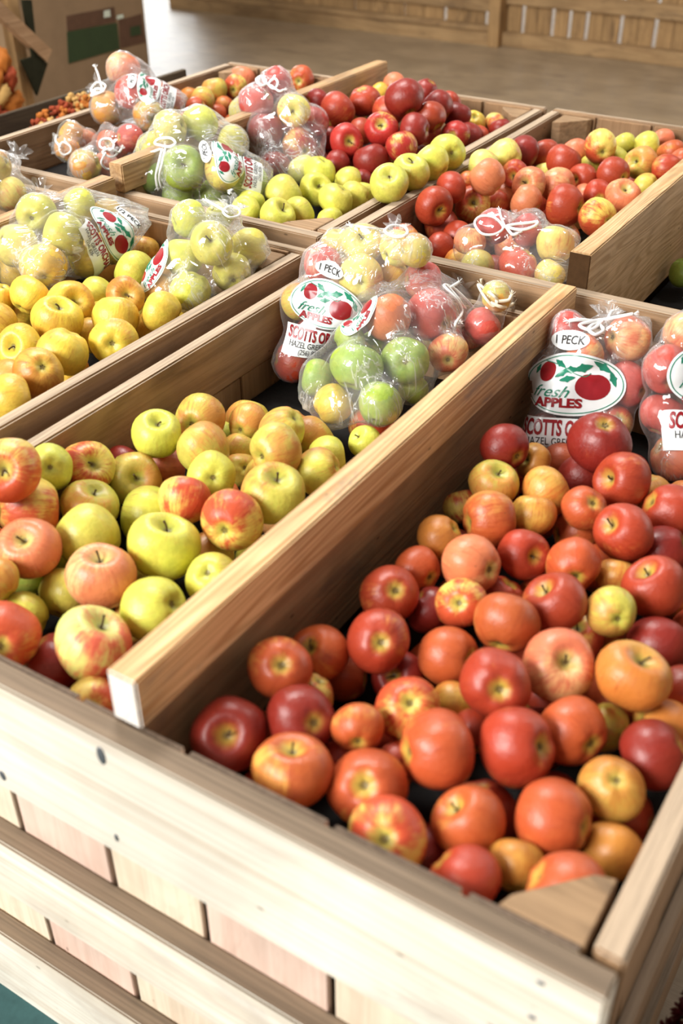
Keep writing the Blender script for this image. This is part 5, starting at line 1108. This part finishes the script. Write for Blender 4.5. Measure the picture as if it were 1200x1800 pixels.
# ------------------------------------------------------------------ bags
def dirs(n):
    bm = bmesh.new(); bmesh.ops.create_icosphere(bm, subdivisions=n, radius=1)
    vs = [v.co.copy() for v in bm.verts]; fs = [tuple(v.index for v in f.verts) for f in bm.faces]
    nb = [[e.other_vert(v).index for e in v.link_edges] for v in bm.verts]
    bm.free(); return vs, fs, nb
DV, DF, DN = dirs(5)
DL, DLF, _ = dirs(2)
class Bag: pass
def px_at_depth(px, py, near):               # the point seen at a pixel at the distance of a known point
    dn = -(near - CAM).dot(Vector((CM[0][2], CM[1][2], CM[2][2])))
    return CAM + ray(px, py) * dn
def make_bag(zn, tie, extras, label, floor_z, sag=.45):
    ap = zones[zn]
    b = Bag(); b.root = empty('bag_of_apples' if 0 else 'plastic_bag')
    hull = bmesh.new()
    for c, r in ap:
        for d in DL: hull.verts.new(c + d * (r * 1.035 + .001))
    ex = []
    for (px, py, z) in list(extras) + [tie]:
        p_ = at(px, py, 2, z); ex.append(p_)
        for d in ((1, 0, 0), (-1, 0, 0), (0, 1, 0), (0, -1, 0), (0, 0, 1), (0, 0, -1)): hull.verts.new(p_ + Vector(d) * .004)
    r = bmesh.ops.convex_hull(hull, input=hull.verts[:])
    bmesh.ops.delete(hull, geom=[g for g in r['geom_interior'] if isinstance(g, bmesh.types.BMVert)], context='VERTS')
    bmesh.ops.triangulate(hull, faces=hull.faces[:])
    bvh = BVHTree.FromBMesh(hull)
    mn = Vector((1e9,) * 3); mx = -mn
    for v in hull.verts:
        mn = Vector(map(min, mn, v.co)); mx = Vector(map(max, mx, v.co))
    cen = sum((c for c, r_ in ap), Vector()) / len(ap)
    hull.free()
    T = ex[-1]; tdir = (T - cen).normalized()
    rad = []; rmin = []
    sx = tdir.orthogonal().normalized(); sy = tdir.cross(sx)
    for d in DV:
        h = bvh.ray_cast(cen, d)
        rh = h[3] if h[0] is not None else .03
        ru = 0
        for c, r_ in ap:
            oc = c - cen; tca = oc.dot(d); d2 = oc.length_squared - tca * tca; rr = r_ * 1.02 + .0012
            if d2 < rr * rr: ru = max(ru, tca + math.sqrt(rr * rr - d2))
        R_ = rh - sag * max(0, rh - max(ru, rh * .62))
        for e_ in ex:
            w_ = max(0, d.dot((e_ - cen).normalized()) - .93) / .07
            R_ = R_ + (rh - R_) * min(1, w_)
        rad.append(R_); rmin.append(ru)
    for it in range(3):
        new = [.4 * rad[i] + .6 * sum(rad[j_] for j_ in DN[i]) / len(DN[i]) for i in range(len(rad))]
        rad = [max(a, b_) for a, b_ in zip(new, rmin)]
    for k, d in enumerate(DV):
        w_ = max([max(0, (d.dot((e_ - cen).normalized()) - .965) / .035) for e_ in ex])
        if w_ > 0:
            h = bvh.ray_cast(cen, d)
            if h[0] is not None: rad[k] += (h[3] - rad[k]) * min(1, w_ * 1.3)
    smooth = [cen + d * R_ for d, R_ in zip(DV, rad)]
    vs = []
    sd = sum(map(ord, zn)) * 1.7
    for d, R_, s in zip(DV, rad, smooth):
        dt = (s - T).length
        rel = s - T; az = math.atan2(rel.dot(sx), rel.dot(sy))
        pleat = math.sin(az * 13 + 3 * noise.noise(d * 2 + Vector((sd, 0, 0)))) * .0035 * math.exp(-dt / .06) * min(1, dt / .01)
        q_ = s * 22 + Vector((sd, 0, 0)); nn = noise.noise(Vector((q_.x, q_.y * .5 + q_.z * .5, q_.z)))
        cr_ = (1 - min(1, abs(nn) * 5)) * .0018 + noise.noise(s * 60) * .0008
        p_ = cen + d * (R_ + max(-.0008, pleat + cr_))
        if p_.z < floor_z: p_.z = floor_z
        vs.append(p_)
    b.root.location = Vector((cen.x, cen.y, max(floor_z, mn.z)))
    tag(b.root, label, 'bag of apples', 'clear bags of apples')
    off = b.root.location
    film = from_py('plastic_film', [v - off for v in vs], DF, M_['film'], b.root, True)
    b.bvh = BVHTree.FromPolygons(vs, DF); b.cen = cen; b.T = T; b.zn = zn
    # gathered ruffle of film above the tie
    n_out = tdir
    rv, rf = [], []
    NA, NR = 40, 5
    up_ = (tdir + Vector((0, 0, .5))).normalized(); ux = up_.orthogonal().normalized(); uy = up_.cross(ux)
    for j_ in range(NR + 1):
        t_ = j_ / NR
        for i_ in range(NA):
            a = 2 * math.pi * i_ / NA
            r_ = (.004 + .020 * t_) * (1 + .35 * math.sin(a * 7 + sd) * t_)
            rv.append(T + ux * math.cos(a) * r_ + uy * math.sin(a) * r_ + up_ * (-.004 + .024 * t_ * (1 + .25 * math.sin(a * 3 + sd))) - off)
    for j_ in range(NR):
        for i_ in range(NA):
            rf.append((j_ * NA + i_, j_ * NA + (i_ + 1) % NA, (j_ + 1) * NA + (i_ + 1) % NA, (j_ + 1) * NA + i_))
    from_py('gathered_neck', rv, rf, M_['film'], b.root, True)
    return b
def hit(b, px, py):
    d = ray(px, py).normalized(); h = b.bvh.ray_cast(CAM, d)
    if h[0] is not None: return h[0], h[1]
    p_ = px_at_depth(px, py, b.T); q_ = b.bvh.find_nearest(p_)
    return p_, q_[1]
def strings(b, lines, m='string', rad=.0028, lift=.0060):
    root = None
    off = b.root.location
    for ln in lines:
        closed = ln[0] == 'o'; pts = ln[1:] if closed else ln
        P_ = []
        for (px, py) in pts:
            h, n_ = hit(b, px, py); v = (CAM - h).normalized()
            P_.append(h + v * lift)
        path = catmull(P_, 6, closed)
        if closed: path.append(path[0].copy())
        vs, fs = tube_data([p_ - off for p_ in path], rad * ap_rnd.uniform(.85, 1.1), 7)
        from_py('drawstring', vs, fs, M_[m], b.root, True)
        if not closed:
            # frayed tassel at the loose end
            e_ = path[-1]; dr = (path[-1] - path[-4]).normalized(); tv, tf = [], []
            for k in range(9):
                dd = (dr + Vector((ap_rnd.gauss(0, .45), ap_rnd.gauss(0, .45), ap_rnd.gauss(0, .45)))).normalized()
                tube_data([e_ - off, e_ + dd * .005 - off, e_ + dd * .010 + Vector((0, 0, .0008)) - off], .0006, 4, tv, tf)
            from_py('frayed_end', tv, tf, M_[m], b.root, True)

# printed label, laid over the film
def text_tris(body, size, bold=0.0, xs=1.0, shear=0.0, align='CENTER'):
    cu = bpy.data.curves.new('t', 'FONT'); cu.body = body; cu.size = size; cu.align_x = align; cu.align_y = 'CENTER'
    cu.offset = bold; cu.shear = shear; cu.resolution_u = 3
    o = bpy.data.objects.new('t', cu); col.objects.link(o)
    me = bpy.data.meshes.new_from_object(o.evaluated_get(bpy.context.evaluated_depsgraph_get()))
    vs = [(v.co.x * xs, v.co.y) for v in me.vertices]; fs = [tuple(p_.vertices) for p_ in me.polygons]
    bpy.data.objects.remove(o); bpy.data.curves.remove(cu); bpy.data.meshes.remove(me)
    return vs, fs
def disc(cx, cy, rx, ry, n=28, rings=5, rot=0, fn=None):
    vs = [(cx, cy)]; fs = []
    for j_ in range(1, rings + 1):
        for i_ in range(n):
            a = 2 * math.pi * i_ / n; k = fn(a) if fn else 1
            x_, y_ = rx * k * j_ / rings * math.cos(a), ry * k * j_ / rings * math.sin(a)
            vs.append((cx + x_ * math.cos(rot) - y_ * math.sin(rot), cy + x_ * math.sin(rot) + y_ * math.cos(rot)))
    for i_ in range(n): fs.append((0, 1 + i_, 1 + (i_ + 1) % n))
    for j_ in range(1, rings):
        for i_ in range(n):
            a = 1 + (j_ - 1) * n; c = 1 + j_ * n
            fs.append((a + i_, c + i_, c + (i_ + 1) % n, a + (i_ + 1) % n))
    return vs, fs
def ring(cx, cy, rx, ry, w_, n=56):
    vs, fs = [], []
    for i_ in range(n):
        a = 2 * math.pi * i_ / n
        vs += [(cx + rx * math.cos(a), cy + ry * math.sin(a)), (cx + (rx - w_) * math.cos(a), cy + (ry - w_) * math.sin(a))]
    for i_ in range(n):
        k = (i_ + 1) % n; fs.append((2 * i_, 2 * k, 2 * k + 1, 2 * i_ + 1))
    return vs, fs
def rect(x0, x1, y0, y1, nx=22, ny=12, bow=0.0):
    vs = [(x0 + (x1 - x0) * i_ / nx, y0 + (y1 - y0) * j_ / ny + bow * (1 - (2 * i_ / nx - 1) ** 2)) for j_ in range(ny + 1) for i_ in range(nx + 1)]
    fs = [(j_ * (nx + 1) + i_, j_ * (nx + 1) + i_ + 1, (j_ + 1) * (nx + 1) + i_ + 1, (j_ + 1) * (nx + 1) + i_) for j_ in range(ny) for i_ in range(nx)]
    return vs, fs
def leaf(cx, cy, l_, w_, rot):
    return disc(cx, cy, l_, w_, 16, 3, rot, lambda a: (1 - .35 * abs(math.sin(a)) ** .7 * (abs(math.cos(a)) > .2)))
def stroke(pts, w_):
    P_ = catmull([Vector((x_, y_, 0)) for x_, y_ in pts], 5); vs, fs = [], []
    for i_, p_ in enumerate(P_):
        t = (P_[min(i_ + 1, len(P_) - 1)] - P_[max(i_ - 1, 0)]).normalized(); s = Vector((-t.y, t.x, 0)) * w_ / 2
        vs += [tuple((p_ + s)[:2]), tuple((p_ - s)[:2])]
    for i_ in range(len(P_) - 1): fs.append((2 * i_, 2 * i_ + 1, 2 * i_ + 3, 2 * i_ + 2))
    return vs, fs
TX = {}
def tx(k, *a):
    if k not in TX: TX[k] = text_tris(*a)
    return TX[k]
def label(b, c_px, right_px, size, peck='1 PECK', parts='poab'):
    # c_px: pixel of the middle of the oval; right_px: pixel direction in which the writing runs
    off = b.root.location
    c, n_ = hit(b, *c_px)
    view = (CAM - c).normalized()
    nrm = (view * .75 + (c - b.cen).normalized() * .5).normalized()
    wr = CM @ Vector((right_px[0], -right_px[1], 0)); U = (wr - nrm * wr.dot(nrm)).normalized(); V = nrm.cross(U)
    b_l = None
    def wrap(name, geo, m, lift, parent, s=1, dx=0, dy=0):
        vs, fs = geo; out = []; ok = []
        for (u, v) in vs:
            p_ = c + U * ((u * s + dx) * size) + V * ((v * s + dy) * size) + nrm * .09
            h = b.bvh.ray_cast(p_, -nrm)
            if h[0] is not None and h[3] < .17: out.append(h[0] + nrm * lift - off); ok.append(True)
            else: out.append(p_ - nrm * .12 - off); ok.append(False)
        fs = [f for f in fs if all(ok[i_] for i_ in f)]
        if not fs: return None
        used = sorted({i_ for f in fs for i_ in f}); mp_ = {o_: k for k, o_ in enumerate(used)}
        return from_py(name, [out[i_] for i_ in used], [tuple(mp_[i_] for i_ in f) for f in fs], M_[m], parent, True)
    A1, A2, A3 = .0012, .0019, .0026
    if 'o' in parts:
        L0 = wrap('printed_label', disc(0, 0, .085, .052, 56, 14), 'ink_white', A1, b.root)
        if L0:
            wrap('label_border', ring(0, 0, .0815, .0485, .0016, 72), 'ink_green', A2, L0)
            ap_fn = lambda a: 1 + .06 * math.cos(2 * a) - .10 * math.exp(-((a - math.pi / 2) / .35) ** 2)
            wrap('printed_apple', disc(.034, -.002, .0255, .0235, 26, 6, 0, ap_fn), 'ink_red', A2, L0)
            wrap('printed_apple', disc(-.043, .019, .0145, .0175, 26, 5, -.2, ap_fn), 'ink_red', A2, L0)
            for (a_, b_, l_, w_, r_) in ((.018, .028, .016, .008, .3), (-.002, .024, .015, .007, .15), (-.016, .018, .013, .006, .6), (-.022, .033, .012, .006, -.5), (.047, .031, .016, .007, -.6), (.064, .012, .014, .006, -1.2), (-.006, .009, .013, .006, .25), (-.062, .022, .009, .004, 1.2)):
                wrap('printed_leaf', leaf(a_, b_, l_, w_, r_), 'ink_green', A2 + .0002, L0)
            wrap('printed_twig', stroke([(-.05, .036), (-.02, .030), (.0, .020), (.02, .014), (.03, .02)], .0014), 'ink_green', A3, L0)
            # the script word: joined strokes
            wrap('lettering', tx('fresh', 'fresh', .027, 0.0, 1.15, .5), 'ink_green', A3, L0, 1, -.034, -.0135)
            wrap('lettering', tx('APPLES', 'APPLES', .0205, .0009, 1.18), 'ink_red', A3, L0, 1, -.018, -.0315)
    if 'p' in parts:
        L1 = wrap('printed_label', disc(-.012, .072, .036, .0165, 32, 5), 'ink_white', A1, b.root)
        if L1: wrap('lettering', tx(peck, peck, .020, .0003, .92), 'ink_dark', A3, L1, 1, -.012, .072)
    if 'b' in parts:
        L2 = wrap('printed_label', rect(-.080, .075, -.122, -.056, 34, 14), 'ink_white', A1, b.root)
        if L2:
            wrap('lettering', tx('shop', 'SCOTTS ORCHARD', .036, .0012, .50, 0.0, 'LEFT'), 'ink_red', A3, L2, 1, -.073, -.074)
            wrap('lettering', tx('hz', 'HAZEL GREEN', .0180, 0.0, .72, 0.0, 'LEFT'), 'ink_dark', A3, L2, 1, -.066, -.0965)
            wrap('lettering', tx('ph', '(256) 828-', .0160, 0.0, .72, 0.0, 'LEFT'), 'ink_dark', A3, L2, 1, -.040, -.1115)

B_ = {}
B_['b1'] = make_bag('b1', (172, 155, .12), [(328, 170, .08), (322, 193, .06), (250, 108, .15)], 'clear bag of pink apples propped on the far left rail, label turned right', -.055)
strings(B_['b1'], [['o', (160, 160), (170, 145), (185, 150), (178, 162)], [(180, 158), (172, 130), (168, 120)], ['o', (182, 160), (170, 165), (160, 168), (170, 156)]])
label(B_['b1'], (262, 150), (.28, -1), .62, '1 PECK')
B_['b2'] = make_bag('b2', (112, 258, .05), [(94, 246, .05), (92, 265, .03)], 'small clear bag of peach apples by the left wall of the back left bin', -.055)
strings(B_['b2'], [['o', (104, 262), (110, 250), (122, 256), (124, 266), (112, 272)], [(106, 258), (98, 248), (98, 242)]])
B_['b3'] = make_bag('b3', (188, 270, .05), [(119, 305, .0), (130, 314, -.01), (196, 312, -.01), (185, 216, .08)], 'crumpled clear bag of mixed apples just left of the back left divider end', -.055)
strings(B_['b3'], [['o', (176, 258), (178, 246), (192, 244), (200, 254), (194, 264)], ['o', (180, 268), (192, 262), (206, 268), (196, 276)], [(186, 268), (178, 285), (186, 296), (197, 298)], [(198, 262), (208, 268), (213, 262)]])
B_['b4'] = make_bag('b4', (287, 258, .10), [(228, 292, .04), (478, 318, .03), (462, 348, .01), (300, 201, .13), (375, 198, .13), (480, 300, .04)], 'large clear one peck bag of green apples lying on the back left bin', -.055)
strings(B_['b4'], [[(282, 262), (262, 270), (250, 280), (244, 288)], ['o', (284, 256), (272, 252), (280, 244), (300, 243), (308, 252), (298, 258)], [(285, 262), (278, 290), (274, 310), (276, 328)], [(290, 262), (284, 290), (280, 312), (283, 328)]])
label(B_['b4'], (408, 272), (.24, -1), .72, '1 PECK')
B_['b5'] = make_bag('b5', (478, 148, .14), [(403, 188, .09), (570, 242, .06), (566, 280, .02)], 'clear bag of red and pink apples beside the dark red pile', -.055)
strings(B_['b5'], [['o', (472, 148), (482, 138), (488, 146), (482, 156)], [(478, 152), (466, 146), (462, 138)], [(476, 150), (490, 160), (498, 158)], ['o', (450, 140), (460, 134), (468, 146), (458, 150)]])
B_['b6'] = make_bag('b6', (70, 342, .09), [(262, 368, .06), (264, 394, .05), (8, 398, .06), (160, 338, .09), (215, 350, .07)], 'clear half peck bag of yellow apples lying on the golden apples', -.095)
label(B_['b6'], (205, 410), (.72, .70), .68, '1/2 PECK')
B_['b7'] = make_bag('b7', (405, 372, .09), [(352, 352, .09), (256, 522, .0), (258, 478, .03), (474, 440, .05), (300, 400, .07)], 'clear bag of pale yellow apples resting on the right rail of the golden bin', -.095)
strings(B_['b7'], [['o', (392, 372), (404, 362), (420, 368), (420, 378), (404, 382)], [(400, 374), (380, 362), (362, 352)]])
label(B_['b7'], (268, 468), (.45, -.9), .55, '1 PECK', 'o')
B_['b8'] = make_bag('b8', (694, 408, .045), [(612, 396, .05), (742, 425, .02), (548, 440, .03)], 'tall clear one peck bag in the back left corner of the nearest bin', -.15)
strings(B_['b8'], [['o', (676, 406), (690, 396), (712, 400), (714, 412), (694, 416)], [(680, 404), (655, 402), (630, 398), (614, 396)]])
label(B_['b8'], (574, 536), (1, .20), .80, '1 PECK')
B_['b9'] = make_bag('b9', (806, 516, .0), [(568, 756, -.10), (526, 704, -.08), (530, 648, -.05), (832, 520, -.01), (640, 505, .03)], 'large clear bag of green and pink apples leaning on the fresh pine divider', -.15)
strings(B_['b9'], [['o', (780, 502), (796, 506), (822, 530), (840, 556), (828, 574), (800, 572), (812, 548), (800, 524)], [(782, 500), (794, 512), (812, 535), (826, 560), (806, 566)], [(790, 506), (800, 500), (806, 496)]])
label(B_['b9'], (634, 556), (.5, -.85), .52, '1 PECK', 'o')
B_['b10'] = make_bag('b10', (880, 528, .0), [(906, 545, -.03), (900, 510, .01)], 'small clear bag with cream string behind the pine divider by the back rail', -.15)
strings(B_['b10'], [['o', (840, 500), (850, 520), (866, 538), (874, 528), (862, 516)], [(846, 504), (846, 500)], [(862, 532), (884, 540), (902, 534)], [(870, 530), (892, 528), (898, 520)]], 'cream')
B_['b11'] = make_bag('b11', (888, 396, .05), [(1018, 415, .02), (800, 440, .0), (1016, 480, -.02), (940, 368, .05)], 'clear bag of red and yellow apples with looped string, against the back right divider', -.105)
strings(B_['b11'], [['o', (884, 400), (868, 382), (845, 380), (834, 392), (846, 410), (868, 412)], ['o', (890, 398), (915, 404), (938, 398), (944, 390), (925, 392), (905, 394)], [(888, 400), (880, 380), (878, 370)], [(890, 400), (900, 412), (910, 410)]])
B_['b12'] = make_bag('b12', (1064, 560, .03), [(1140, 562, .03), (967, 567, .02), (926, 640, -.02), (925, 775, -.1), (1000, 795, -.11), (1140, 600, .02)], 'clear upright bag with the largest printed label, right of the pine divider', -.15)
strings(B_['b12'], [['o', (1058, 562), (1035, 566), (1018, 572), (1036, 580), (1050, 572)], [(1060, 562), (1090, 556), (1112, 552)], [(1056, 566), (1020, 562), (1000, 564)], ['o', (1048, 568), (1060, 580), (1046, 588), (1034, 578)], [(1068, 560), (1074, 548), (1078, 546)]])
label(B_['b12'], (1002, 676), (1, .05), .96, '1 PECK')
B_['b13'] = make_bag('b13', (1230, 545, .05), [(1156, 590, .0), (1140, 700, -.05), (1200, 548, .04)], 'clear bag of pinkish apples at the right edge, beside the upright labelled bag', -.15)
label(B_['b13'], (1250, 668), (1, .05), .96, '1 PECK')
B_['b14'] = make_bag('b14', (30, 275, .07), [(64, 345, .02), (60, 328, .03), (-10, 262, .07)], 'clear bag with two yellowish apples at the left edge, on the golden apple bin', -.095)
